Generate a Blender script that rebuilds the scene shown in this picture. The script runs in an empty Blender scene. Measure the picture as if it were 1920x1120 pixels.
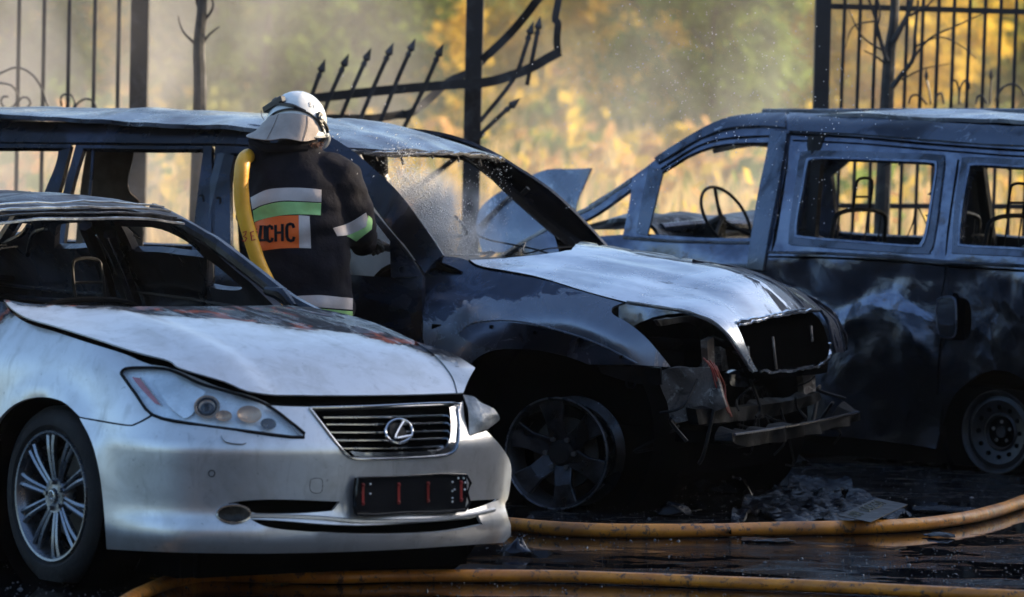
import bpy, bmesh, math, random
from mathutils import Vector, Matrix, noise
from mathutils.geometry import delaunay_2d_cdt
from mathutils.bvhtree import BVHTree
random.seed(7)
S = bpy.context.scene
COL = S.collection
R = math.radians
V = Vector
# ---------------------------------------------------------------- camera
FPX = 9000.0; HC = 1.8
PITCH = math.atan((560-178)/FPX); ROLL = 0.022
cf = V((0, math.cos(PITCH), -math.sin(PITCH)))
r0 = V((1, 0, 0)); u0 = V((0, math.sin(PITCH), math.cos(PITCH)))
cr = r0*math.cos(ROLL)+u0*math.sin(ROLL); cu = u0*math.cos(ROLL)-r0*math.sin(ROLL)
CP = V((0, 0, HC))
cam = bpy.data.cameras.new('camera'); camo = bpy.data.objects.new('camera', cam); COL.objects.link(camo)
camo.matrix_world = Matrix.Translation(CP) @ Matrix((cr, cu, -cf)).transposed().to_4x4()
cam.sensor_width = 36; cam.lens = FPX/1920*36; cam.clip_start = .1; cam.clip_end = 3000
cam.dof.use_dof = True; cam.dof.focus_distance = 19.6; cam.dof.aperture_fstop = 3.9
S.camera = camo
# ---------------------------------------------------------------- sky, sun, exposure
SUN_AZ = 70; SUN_EL = 19       # azimuth measured from the view direction (+Y) towards +X
w = bpy.data.worlds.new("World"); S.world = w; w.use_nodes = True
nt = w.node_tree
sky = nt.nodes.new('ShaderNodeTexSky'); sky.sky_type = 'NISHITA'; sky.sun_disc = False
sky.sun_elevation = R(SUN_EL); sky.sun_rotation = R(SUN_AZ)
sky.dust_density = 3.0; sky.air_density = 1.0; sky.ozone_density = 3.0
nt.links.new(sky.outputs[0], nt.nodes['Background'].inputs[0])
nt.nodes['Background'].inputs[1].default_value = 0.15
sl = bpy.data.lights.new('sun', 'SUN'); so = bpy.data.objects.new('sun', sl); COL.objects.link(so)
sl.energy = 3.0; sl.angle = R(.6); sl.color = (1, .80, .55)
sd = V((math.cos(R(SUN_EL))*math.sin(R(SUN_AZ)), math.cos(R(SUN_EL))*math.cos(R(SUN_AZ)), math.sin(R(SUN_EL))))
so.rotation_euler = sd.to_track_quat('Z', 'Y').to_euler()
S.view_settings.view_transform = 'Standard'; S.view_settings.look = 'None'
S.view_settings.exposure = 1.45; S.view_settings.gamma = 1
# ---------------------------------------------------------------- picture <-> space helpers
def ray(px, py):
    return (cr*(px-960)+cu*(560-py)+cf*FPX).normalized()
def proj(p):
    q = p-CP; d = q.dot(cf)
    return 960+FPX*q.dot(cr)/d, 560-FPX*q.dot(cu)/d
def onY(px, py, Y):
    r = ray(px, py); return CP+r*(Y/r.y)
def onZ(px, py, z):
    r = ray(px, py); return CP+r*((z-HC)/r.z)
class Frame:
    def __init__(s, px, py, rot):
        o = onZ(px, py, 0); s.o = o; s.rot = rot
        s.M = Matrix.Translation(o) @ Matrix.Rotation(rot, 4, 'Z'); s.I = s.M.inverted()
    def w(s, p): return s.M @ V(p)
    def l(s, p): return s.I @ V(p)
    def at(s, px, py, x=None, y=None, z=None):
        o = s.I @ CP; d = s.I.to_3x3() @ ray(px, py)
        if x is not None: t = (x-o.x)/d.x
        elif y is not None: t = (y-o.y)/d.y
        else: t = (z-o.z)/d.z
        return o+d*t
WORLD = Frame(960, 900, 0); WORLD.o = V((0,0,0)); WORLD.M = Matrix.Identity(4); WORLD.I = Matrix.Identity(4)
# ---------------------------------------------------------------- object helpers
def tag(o, label=None, cat=None, group=None, kind=None):
    if label: o['label'] = label
    if cat: o['category'] = cat
    if group: o['group'] = group
    if kind: o['kind'] = kind
    return o
def thing(name, label, cat, frame=None, loc=None, group=None):
    o = bpy.data.objects.new(name, None); COL.objects.link(o); o.empty_display_size = .2
    if frame: o.matrix_world = frame.M.copy()
    elif loc is not None: o.location = loc
    return tag(o, label, cat, group)
def link(name, verts, faces, m, parent=None, smooth=True, label=None):
    me = bpy.data.meshes.new(name); me.from_pydata([tuple(v) for v in verts], [], faces); me.update()
    if smooth: me.polygons.foreach_set('use_smooth', [True]*len(me.polygons))
    if m: me.materials.append(m)
    o = bpy.data.objects.new(name, me); COL.objects.link(o); o.parent = parent
    if label: o['label'] = label
    return o
class MB:
    """collects shapes into one mesh"""
    def __init__(s): s.v = []; s.f = []
    def add(s, vs, fs):
        n = len(s.v); s.v += [V(v) for v in vs]; s.f += [tuple(i+n for i in f) for f in fs]; return s
    def box(s, c, d, rot=None):
        c = V(c); vs = [V((x*d[0]/2, y*d[1]/2, z*d[2]/2)) for x in (-1,1) for y in (-1,1) for z in (-1,1)]
        if rot: vs = [rot @ v for v in vs]
        return s.add([c+v for v in vs], [(0,1,3,2),(4,6,7,5),(0,4,5,1),(2,3,7,6),(0,2,6,4),(1,5,7,3)])
    def tube(s, pts, rad, n=8, cap=True, flat=1.0, side=None):
        pts = [V(p) for p in pts]; k = len(pts)
        rads = rad if isinstance(rad, (list, tuple)) else [rad]*k
        dd = pts[-1]-pts[0]; ref = side or (V((0,1,0)) if abs(dd.z) > .75*dd.length else V((0,0,1))); vs = []; fs = []
        for i, p in enumerate(pts):
            t = (pts[min(i+1,k-1)]-pts[max(i-1,0)]).normalized()
            a = t.cross(ref)
            if a.length < 1e-3: a = t.cross(V((1,.1,0)))
            a.normalize(); b = a.cross(t).normalized()
            for j in range(n):
                g = 2*math.pi*j/n+math.pi/n
                vs.append(p+(a*math.cos(g)+b*math.sin(g)*flat)*rads[i])
        for i in range(k-1):
            for j in range(n):
                fs.append((i*n+j, i*n+(j+1)%n, (i+1)*n+(j+1)%n, (i+1)*n+j))
        if cap:
            fs.append(tuple(range(n-1,-1,-1))); fs.append(tuple((k-1)*n+j for j in range(n)))
        return s.add(vs, fs)
    def bar(s, a, b, w, h=None, n=4):
        h = h or w; return s.tube([a, b], w*.7071, n=4, flat=h/w)
    def lathe(s, c, prof, n=40, M=None, closed=False):
        """prof: (axial y, radius) pairs turned round local Y"""
        c = V(c); vs = []; fs = []; k = len(prof)
        for (y, r) in prof:
            for j in range(n):
                g = 2*math.pi*j/n
                p = V((r*math.cos(g), y, r*math.sin(g)))
                if M: p = M @ p
                vs.append(c+p)
        for i in range(k if closed else k-1):
            for j in range(n):
                i2 = (i+1) % k
                fs.append((i*n+j, i*n+(j+1)%n, i2*n+(j+1)%n, i2*n+j))
        return s.add(vs, fs)
    def ball(s, c, r, n=8, m=6, sc=(1,1,1)):
        vs = []; fs = []; c = V(c)
        for i in range(m+1):
            th = math.pi*i/m
            for j in range(n):
                g = 2*math.pi*j/n
                vs.append(c+V((r*sc[0]*math.sin(th)*math.cos(g), r*sc[1]*math.sin(th)*math.sin(g), r*sc[2]*math.cos(th))))
        for i in range(m):
            for j in range(n):
                fs.append((i*n+j, (i+1)*n+j, (i+1)*n+(j+1)%n, i*n+(j+1)%n))
        return s.add(vs, fs)
    def build(s, name, m, parent=None, smooth=True, label=None, sharp=None):
        o = link(name, s.v, s.f, m, parent, smooth, label)
        if smooth:
            try: o.data.set_sharp_from_angle(angle=R(sharp or 38))
            except Exception: pass
        return o
def bevel(o, w=.006, seg=2):
    b = o.modifiers.new('bevel', 'BEVEL'); b.width = w; b.segments = seg; b.limit_method = 'ANGLE'; b.angle_limit = R(35); return o
def cr_seg(P, n):
    """catmull-rom through an open list"""
    if len(P) < 3: 
        return [P[0].lerp(P[-1], i/n) for i in range(n)]+[P[-1]] if len(P) > 1 else P
    out = []
    for i in range(len(P)-1):
        p0 = P[max(i-1,0)]; p1 = P[i]; p2 = P[i+1]; p3 = P[min(i+2,len(P)-1)]
        for k in range(n):
            t = k/n
            out.append(.5*((2*p1)+(p2-p0)*t+(2*p0-5*p1+4*p2-p3)*t*t+(3*p1-p0-3*p2+p3)*t*t*t))
    out.append(P[-1]); return out
def spl(pts, n=6): return cr_seg([V(p) for p in pts], n)
def loop(pts, n=4):
    """closed outline; a third value marks a corner; none marked: all smooth"""
    k = len(pts); cs = [i for i in range(k) if len(pts[i]) > 2]
    P = [V((p[0], p[1])) for p in pts]; out = []
    if not cs:
        for i in range(k):
            p0, p1, p2, p3 = P[i-1], P[i], P[(i+1)%k], P[(i+2)%k]
            for j in range(n):
                t = j/n
                out.append(.5*((2*p1)+(p2-p0)*t+(2*p0-5*p1+4*p2-p3)*t*t+(3*p1-p0-3*p2+p3)*t*t*t))
        return out
    for a in range(len(cs)):
        i = cs[a]; j = cs[(a+1)%len(cs)]; seg = [P[i]]; q = i
        while True:
            q = (q+1) % k; seg.append(P[q])
            if q == j: break
        out += cr_seg(seg, n)[:-1]
    return out
def cn(*pts): return [(p[0], p[1], 1) for p in pts]
class Surf:
    """a curved body surface (u,v) -> local point, with the inverse of the view onto it"""
    def __init__(s, fr, fn, ur, vr, n=36):
        s.fr = fr; s.fn = fn; s.g = []
        for i in range(n+1):
            for j in range(n+1):
                u = ur[0]+(ur[1]-ur[0])*i/n; v = vr[0]+(vr[1]-vr[0])*j/n
                s.g.append((u, v, *proj(fr.w(fn(u, v)))))
        s.ur = ur; s.vr = vr
    def pix(s, u, v): return proj(s.fr.w(s.fn(u, v)))
    def inv(s, px, py):
        u, v, _, _ = min(s.g, key=lambda q: (q[2]-px)**2+(q[3]-py)**2)
        for k in range(14):
            a, b = s.pix(u, v); ex, ey = px-a, py-b
            if ex*ex+ey*ey < .01: break
            e = 1e-4; a1, b1 = s.pix(u+e, v); a2, b2 = s.pix(u, v+e)
            j11, j21, j12, j22 = (a1-a)/e, (b1-b)/e, (a2-a)/e, (b2-b)/e
            D = j11*j22-j12*j21
            if abs(D) < 1e-3: break
            du = (ex*j22-ey*j12)/D; dv = (j11*ey-j21*ex)/D
            l = math.hypot(du, dv); m = min(1, .12/l) if l > 0 else 1
            u += du*m; v += dv*m
        return u, v
    def P(s, px, py): return s.fn(*s.inv(px, py))
def inside(p, poly):
    x, y = p; c = False; n = len(poly); j = n-1
    for i in range(n):
        xi, yi = poly[i]; xj, yj = poly[j]
        if (yi > y) != (yj > y) and x < (xj-xi)*(y-yi)/(yj-yi)+xi: c = not c
        j = i
    return c
def densify(L, sp):
    out = []
    for i in range(len(L)):
        a = L[i]; b = L[(i+1)%len(L)]; k = max(1, int((b-a).length/sp))
        for q in range(k): out.append(a.lerp(b, q/k))
    return out
def sheet(name, surf, outer, holes, m, parent, sp=.035, th=.012, uv=False, n=4, disp=None, mirror=None, flip=False, label=None, sub=0):
    """a body panel: outline and openings cut out of a curved surface, with thickness"""
    def cv(L):
        L = loop(L, n)
        if not uv: L = [V(surf.inv(p.x, p.y)) for p in L]
        o = []
        for p in L:
            if not o or (p-o[-1]).length > 2e-3: o.append(p)
        return densify(o, sp)
    O = cv(outer); H = [cv(h) for h in holes]
    pts = list(O); edges = [(i, (i+1) % len(O)) for i in range(len(O))]
    for h in H:
        b = len(pts); pts += h; edges += [(b+i, b+(i+1) % len(h)) for i in range(len(h))]
    Ot = [(p.x, p.y) for p in O]; Ht = [[(p.x, p.y) for p in h] for h in H]
    x0 = min(p.x for p in O); x1 = max(p.x for p in O); y0 = min(p.y for p in O); y1 = max(p.y for p in O)
    allb = list(pts); cell = {}
    for p in allb: cell.setdefault((int(p.x//sp), int(p.y//sp)), []).append(p)
    y = y0; r = 0
    while y < y1:
        x = x0+(sp/2 if r % 2 else 0)
        while x < x1:
            q = (x, y)
            if inside(q, Ot) and not any(inside(q, h) for h in Ht):
                cx, cy = int(x//sp), int(y//sp); ok = True
                for a in (-1,0,1):
                    for b in (-1,0,1):
                        for p in cell.get((cx+a, cy+b), ()):
                            if (p.x-x)**2+(p.y-y)**2 < (.5*sp)**2: ok = False
                if ok: pts.append(V(q))
            x += sp
        y += sp*.866; r += 1
    vo, eo, fo, *_ = delaunay_2d_cdt(pts, edges, [], 0, 1e-6)
    tri = []
    for f in fo:
        c = (sum(vo[i].x for i in f)/3, sum(vo[i].y for i in f)/3)
        if inside(c, Ot) and not any(inside(c, h) for h in Ht): tri.append(tuple(f))
    P = [V(surf.fn(v.x, v.y)) for v in vo]
    N = [V((0,0,0)) for _ in P]
    for f in tri:
        nn = (P[f[1]]-P[f[0]]).cross(P[f[2]]-P[f[0]])
        for i in f: N[i] += nn
    # orient towards the camera
    cl = surf.fr.l(CP); sgn = 0
    for f in tri: 
        c = (P[f[0]]+P[f[1]]+P[f[2]])/3; nn = (P[f[1]]-P[f[0]]).cross(P[f[2]]-P[f[0]]); sgn += nn.dot(cl-c)
    if (sgn < 0) != flip: tri = [(a, c, b) for a, b, c in tri]; N = [-q for q in N]
    N = [q.normalized() if q.length > 0 else V((0,0,1)) for q in N]
    if disp: P = [p+q*disp(p) for p, q in zip(P, N)]
    used = sorted({i for f in tri for i in f}); mp = {o: i for i, o in enumerate(used)}; k = len(used)
    vs = [P[i] for i in used]+[P[i]-N[i]*th for i in used]
    fs = [(mp[a], mp[b], mp[c]) for a, b, c in tri]+[(mp[a]+k, mp[c]+k, mp[b]+k) for a, b, c in tri]
    ec = {}
    for a, b, c in tri:
        for e in ((a,b),(b,c),(c,a)): ec[e] = 1
    for (a, b) in list(ec):
        if (b, a) not in ec:
            n0 = len(vs); vs += [P[a], P[b], P[b]-N[b]*th, P[a]-N[a]*th]; fs.append((n0+1, n0, n0+3, n0+2))
    o = link(name, vs, fs, m, parent, True, label)
    if mirror is not None:
        vm = [V((v.x, mirror-v.y, v.z)) for v in vs]
        link(name, vm, [tuple(reversed(f)) for f in fs], m, parent, True, label)
    return o
def patch(name, grid, m, parent, nu=5, nv=5, th=.01, disp=None, label=None):
    """smooth surface through a grid of control points"""
    rows = [spl(r, nu) for r in grid]; cols = list(zip(*rows))
    cols = [spl(c, nv) for c in cols]; nr = len(cols[0]); nc = len(cols)
    P = [[cols[j][i] for j in range(nc)] for i in range(nr)]
    N = [[None]*nc for _ in range(nr)]
    for i in range(nr):
        for j in range(nc):
            a = P[min(i+1,nr-1)][j]-P[max(i-1,0)][j]; b = P[i][min(j+1,nc-1)]-P[i][max(j-1,0)]
            q = a.cross(b); N[i][j] = q.normalized() if q.length > 1e-9 else V((0,0,1))
    if disp: P = [[P[i][j]+N[i][j]*disp(P[i][j]) for j in range(nc)] for i in range(nr)]
    vs = [p for r in P for p in r]+[P[i][j]-N[i][j]*th for i in range(nr) for j in range(nc)]
    K = nr*nc; fs = []
    ix = lambda i, j: i*nc+j
    for i in range(nr-1):
        for j in range(nc-1):
            q = (ix(i,j), ix(i+1,j), ix(i+1,j+1), ix(i,j+1)); fs.append(q); fs.append(tuple(K+t for t in reversed(q)))
    bd = [ix(0,j) for j in range(nc)]+[ix(i,nc-1) for i in range(1,nr)]+[ix(nr-1,j) for j in range(nc-2,-1,-1)]+[ix(i,0) for i in range(nr-2,0,-1)]
    for a, b in zip(bd, bd[1:]+bd[:1]):
        n0 = len(vs); vs += [vs[a], vs[b], vs[b+K], vs[a+K]]; fs.append((n0, n0+1, n0+2, n0+3))
    return link(name, vs, fs, m, parent, True, label)
def nz(p, s=1.0, o=0.0): return noise.noise(V((p[0]*s+o, p[1]*s+o*.7, p[2]*s-o)))
def lerp_tab(t, tab):
    if t <= tab[0][0]: return tab[0][1]
    for (a, x), (b, y) in zip(tab, tab[1:]):
        if t <= b: 
            k = (t-a)/(b-a); return x+(y-x)*k
    return tab[-1][1]
def smooth_tab(t, tab):
    """monotone-ish cubic through a table"""
    n = len(tab)
    if t <= tab[0][0]:
        (a, x), (b, y) = tab[0], tab[1]; return x+(y-x)/(b-a)*(t-a)
    if t >= tab[-1][0]:
        (a, x), (b, y) = tab[-2], tab[-1]; return y+(y-x)/(b-a)*(t-b)
    for i in range(n-1):
        if t <= tab[i+1][0]:
            a, x = tab[i]; b, y = tab[i+1]; h = b-a; k = (t-a)/h
            m0 = (y-x)/h if i == 0 else (y-tab[i-1][1])/(b-tab[i-1][0])
            m1 = (y-x)/h if i+2 >= n else (tab[i+2][1]-x)/(tab[i+2][0]-a)
            return (2*k**3-3*k*k+1)*x+(k**3-2*k*k+k)*h*m0+(-2*k**3+3*k*k)*y+(k**3-k*k)*h*m1
def sstep(a, b, x):
    t = max(0, min(1, (x-a)/(b-a))); return t*t*(3-2*t)
# ---------------------------------------------------------------- materials
class NT:
    def __init__(s, name):
        s.m = bpy.data.materials.new(name); s.m.use_nodes = True; s.t = s.m.node_tree; s.b = s.t.nodes['Principled BSDF']
        s.co = s.n('TexCoord').outputs['Object']
    def n(s, k, **kw):
        q = s.t.nodes.new('ShaderNode'+k)
        for a, b in kw.items(): setattr(q, a, b)
        return q
    def set(s, sock, v):
        if hasattr(v, 'is_output') or isinstance(v, bpy.types.NodeSocket): s.t.links.new(v, sock)
        elif isinstance(v, (tuple, list)): sock.default_value = (*v, 1) if len(v) == 3 and sock.type == 'RGBA' else v
        elif sock.type == 'RGBA' and isinstance(v, (int, float)): sock.default_value = (v, v, v, 1)
        else: sock.default_value = v
    def noise(s, sc, det=6, ro=.6, dist=0, co=None, stretch=None):
        q = s.n('TexNoise'); c = co or s.co
        if stretch:
            mp = s.n('Mapping'); mp.inputs['Scale'].default_value = stretch; s.t.links.new(c, mp.inputs[0]); c = mp.outputs[0]
        s.t.links.new(c, q.inputs['Vector'])
        q.inputs['Scale'].default_value = sc; q.inputs['Detail'].default_value = det; q.inputs['Roughness'].default_value = ro; q.inputs['Distortion'].default_value = dist
        return q.outputs['Fac']
    def ramp(s, f, stops, interp='LINEAR'):
        q = s.n('ValToRGB'); s.t.links.new(f, q.inputs[0]); e = q.color_ramp.elements; q.color_ramp.interpolation = interp
        while len(e) < len(stops): e.new(.5)
        for el, (p, c) in zip(e, stops):
            el.position = p; el.color = (*c, 1) if isinstance(c, tuple) else (c, c, c, 1)
        return q.outputs[0]
    def mix(s, f, a, b, mode='MIX'):
        q = s.n('Mix', data_type='RGBA', blend_type=mode); s.set(q.inputs[0], f); s.set(q.inputs[6], a); s.set(q.inputs[7], b); return q.outputs[2]
    def math(s, op, a, b=0.0, c=None):
        q = s.n('Math', operation=op); s.set(q.inputs[0], a); s.set(q.inputs[1], b)
        if c is not None: s.set(q.inputs[2], c)
        return q.outputs[0]
    def sep(s):
        q = s.n('SeparateXYZ'); s.t.links.new(s.co, q.inputs[0]); return q.outputs
    def bump(s, h, st=.3, d=.01, nrm=None):
        q = s.n('Bump'); q.inputs['Strength'].default_value = st; q.inputs['Distance'].default_value = d
        s.t.links.new(h, q.inputs['Height'])
        if nrm: s.t.links.new(nrm, q.inputs['Normal'])
        return q.outputs[0]
    def P(s, **kw):
        al = dict(col='Base Color', rough='Roughness', metal='Metallic', nrm='Normal', coat='Coat Weight', coatr='Coat Roughness', trans='Transmission Weight', alpha='Alpha', spec='Specular IOR Level', ior='IOR')
        for k, v in kw.items(): s.set(s.b.inputs[al[k]], v)
        return s.m
def simple(name, col, rough=.5, metal=0, bump=0, bs=60, var=.25, coat=0, spec=.5):
    t = NT(name); n1 = t.noise(9, 5)
    c = t.mix(t.ramp(n1, [(.35, 0.0), (.7, 1.0)]), tuple(x*(1-var) for x in col), tuple(min(1, x*(1+var)) for x in col))
    t.P(col=c, rough=t.ramp(t.noise(17, 4), [(.3, max(.02, rough-.12)), (.7, min(1, rough+.12))]), metal=metal, coat=coat, spec=spec)
    if bump: t.P(nrm=t.bump(t.noise(bs, 5), bump, .01))
    return t.m
def burnt(name, dark, mid, pale, sc=3.0, metal=.5, r0=.16, r1=.55, bias=.5, palebias=.62, bump=.35, fine=1.0, spec=.5):
    """fire-stripped sheet metal: soot, bare blue-grey steel and flaking pale ash, wet in places"""
    t = NT(name)
    a = t.noise(sc, 9, .62, .6); b = t.noise(sc*2.3, 10, .7, 1.2, stretch=(1,1,1.3)); c = t.noise(sc*9, 6, .7); d = t.noise(sc*.8, 5, .6, .4, stretch=(1.3,.8,1.1))
    m1 = t.ramp(a, [(bias-.06, 0.0), (bias+.05, 1.0)])
    col = t.mix(m1, dark, mid)
    col = t.mix(t.math('MULTIPLY', t.ramp(b, [(palebias-.015, 0.0), (palebias+.03, 1.0)]), t.ramp(c, [(.35, .35), (.6, 1.0)])), col, pale)
    col = t.mix(t.ramp(t.noise(sc*30, 4, .7), [(.62, 0.0), (.68, .8*fine)]), col, tuple(x*.35 for x in dark))
    rg = t.ramp(d, [(.38, r0), (.66, r1)])
    nbd = t.noise(120, 3, .6)
    rg = t.math('ADD', rg, t.math('MULTIPLY', t.ramp(b, [(palebias-.02, 0.0), (palebias+.03, 1.0)]), .25))
    nb = t.bump(a, bump, .02); nb = t.bump(c, bump*.5, .006, nb); nb = t.bump(b, bump*.6, .006, nb); nb = t.bump(nbd, .10, .004, nb)
    return t.P(col=col, rough=rg, metal=metal, nrm=nb, spec=spec)
S.cycles.use_denoising = True
S.cycles.max_bounces = 6; S.cycles.diffuse_bounces = 3; S.cycles.glossy_bounces = 4; S.cycles.transmission_bounces = 4
S.cycles.volume_bounces = 0; S.cycles.transparent_max_bounces = 8
S.cycles.sample_clamp_indirect = 6; S.cycles.caustics_reflective = False; S.cycles.caustics_refractive = False
# ================================================================= GROUND
def m_asphalt():
    t = NT('wet_asphalt')
    a = t.noise(.55, 6, .6, .5); b = t.noise(2.3, 7, .65, .8, stretch=(1,1.6,1)); g = t.noise(70, 3, .7); e = t.noise(14, 6, .7)
    wet = t.ramp(t.math('ADD', t.math('MULTIPLY', a, .6), t.math('MULTIPLY', b, .4)), [(.40, 0.0), (.50, 1.0)])   # 1 = standing water
    col = t.mix(t.ramp(e, [(.4, 0.0), (.7, 1.0)]), (.005, .005, .006), (.018, .018, .020))
    col = t.mix(wet, col, (.004, .004, .005))
    rg = t.math('SUBTRACT', .34, t.math('MULTIPLY', wet, .31))
    st = t.math('SUBTRACT', 1.0, wet)
    h = t.math('MULTIPLY', t.math('ADD', t.math('MULTIPLY', g, .5), e), st)
    nb = t.bump(h, .22, .010); nb = t.bump(t.noise(5, 3, .5), .05, .01, nb)
    return t.P(col=col, rough=rg, nrm=nb, spec=t.math('ADD', .0, t.math('MULTIPLY', wet, .26)))
M_asph = m_asphalt()
gv = [(-86,-38,0),(86,-38,0),(86,29.6,0),(-86,29.6,0)]
tag(link('ground', gv, [(0,1,2,3)], M_asph, None, False), kind='structure')
# kerb under the fence
kb = MB().box((0, 27.85, .06), (60, .16, .12)); kb.build('kerb', simple('kerb_stone', (.16,.15,.14), .8, bump=.4), None, False)
tag(COL.objects['kerb'], kind='structure')
def terr(x, y):
    return .0+1.25*sstep(48, 135, y)+.5*sstep(150, 400, y)*1.0+.12*nz((x, y, 0), .12)*sstep(30, 45, y)+.10*sstep(29,32,y)
def m_field():
    t = NT('meadow_soil'); a = t.noise(.18, 7, .65, .5); b = t.noise(1.7, 6, .7)
    c = t.mix(t.ramp(a, [(.35, 0.0), (.62, 1.0)]), (.16, .15, .055), (.42, .31, .12))
    c = t.mix(t.ramp(b, [(.45, 0.0), (.75, .7)]), c, (.30, .17, .08))
    return t.P(col=c, rough=.95, spec=.1)
NX, NY = 60, 90; vs = []; fs = []
for j in range(NY+1):
    yy = 28.1+(j/NY)**1.6*300
    for i in range(NX+1):
        xx = (i/NX-.5)*170; vs.append((xx, yy, terr(xx, yy)-.004))
for j in range(NY):
    for i in range(NX):
        a = j*(NX+1)+i; fs.append((a, a+1, a+NX+2, a+NX+1))
tag(link('meadow', vs, fs, m_field()), kind='structure')
# ---------------------------------------------------------------- foliage
def m_leaf(name, c1, c2, tr=.45, sc=.55):
    t = NT(name); g = t.n('NewGeometry')
    a = t.noise(sc, 4, .6); r = g.outputs['Random Per Island']
    c = t.mix(t.ramp(t.math('ADD', t.math('MULTIPLY', a, .75), t.math('MULTIPLY', r, .25)), [(.36, 0.0), (.62, 1.0)]), c1, c2)
    out = t.t.nodes['Material Output']; df = t.n('BsdfDiffuse'); tl = t.n('BsdfTranslucent'); mx = t.n('MixShader')
    t.t.links.new(c, df.inputs[0]); t.t.links.new(t.mix(.5, c, tuple(min(1, x*1.5) for x in c2)), tl.inputs[0])
    mx.inputs[0].default_value = tr; t.t.links.new(df.outputs[0], mx.inputs[1]); t.t.links.new(tl.outputs[0], mx.inputs[2]); t.t.links.new(mx.outputs[0], out.inputs[0])
    return t.m
L_gold = m_leaf('golden_leaves', (.25, .19, .035), (.62, .42, .055))
L_green = m_leaf('green_leaves', (.03, .07, .018), (.16, .22, .045))
L_olive = m_leaf('olive_leaves', (.07, .10, .03), (.34, .33, .08))
L_rust = m_leaf('rusty_leaves', (.22, .11, .05), (.50, .28, .10))
L_grass = m_leaf('dry_grass', (.34, .23, .10), (.66, .48, .22), .35, .25)
L_grassg = m_leaf('green_weeds', (.07, .10, .03), (.26, .27, .08), .4, .3)
bark = simple('tree_bark', (.05, .042, .035), .9, bump=.6, bs=30)
def crown_mesh(rng, n, rx, rz, z0, leaf):
    """leaf clumps spread through an uneven volume"""
    vs = []; fs = []; cl = []
    for k in range(max(14, n//150)):
        a = rng.uniform(0, 6.283); h = rng.random(); rr = math.sqrt(rng.random())*(1-.5*abs(h-.45))*rx
        cl.append((rr*math.cos(a), rr*math.sin(a), z0+h*rz, rng.uniform(.28, .62)*rx*.55))
    for k in range(n):
        c = rng.choice(cl); d = V((rng.gauss(0,1), rng.gauss(0,1), rng.gauss(0,.8)))*c[3]*.55
        p = V(c[:3])+d
        if p.z < .02: p.z = rng.uniform(.02, .4)
        s = leaf*rng.uniform(.6, 1.5); q = V((rng.gauss(0,1), rng.gauss(0,1), rng.gauss(0,1))).normalized(); r = q.orthogonal().normalized()*s; u = q.cross(r).normalized()*s*.7
        b = len(vs); vs += [p-r, p-u*.8, p+r, p+u]; fs.append((b, b+1, b+2, b+3))
    return vs, fs
def tree_parts(rng, h, rx, m, n, leaf, low=.05):
    mb = MB(); top = h*.85
    mb.tube(spl([(0,0,-.1),(.1,.05,h*.3),(-.05,.1,h*.6),(.05,0,top)], 5), [.05*h**.5*(1-.045*i) for i in range(16)], 7)
    for k in range(7):
        a = rng.uniform(0, 6.28); z = h*rng.uniform(.2,.7); L = rx*rng.uniform(.5,.9)
        mb.tube(spl([(0,0,z),(L*.5*math.cos(a), L*.5*math.sin(a), z+.25*L),(L*math.cos(a), L*math.sin(a), z+.7*L)], 3), [.03*h**.5*(1-.11*i) for i in range(7)], 5)
    vs, fs = crown_mesh(rng, n, rx, h*(1-low)*.95, h*low, leaf)
    return mb, (vs, fs)
def make_tree(label, cat, m, h, rx, n, leaf, seed, group, name='tree', low=.05):
    rng = random.Random(seed); t = thing(name, label, cat, loc=(0,0,0), group=group)
    mb, (vs, fs) = tree_parts(rng, h, rx, m, n, leaf, low)
    mb.build('trunk', bark, t); link('crown', vs, fs, m, t, False)
    return t
def copy_tree(o, parent=None):
    c = o.copy(); COL.objects.link(c); c.parent = parent
    for ch in list(o.children): copy_tree(ch, c)
    return c
protos = {
 'gold': make_tree('', 'tree', L_gold, 7, 2.6, 6500, .15, 3, 'trees beyond the meadow'),
 'green': make_tree('', 'tree', L_green, 8, 2.9, 7500, .15, 5, 'trees beyond the meadow'),
 'olive': make_tree('', 'tree', L_olive, 7, 3.0, 6500, .15, 8, 'trees beyond the meadow')}
used_p = set()
def plant(kind, px, Y, s, rz, label, sz=1.0):
    if kind in used_p: o = copy_tree(protos[kind])
    else: used_p.add(kind); o = protos[kind]
    p = onY(px, 200, Y); o.location = (p.x, Y, terr(p.x, Y)-.1); o.rotation_euler = (0,0,rz); o.scale = (s, s, s*sz); o['label'] = label
    return o
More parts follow.
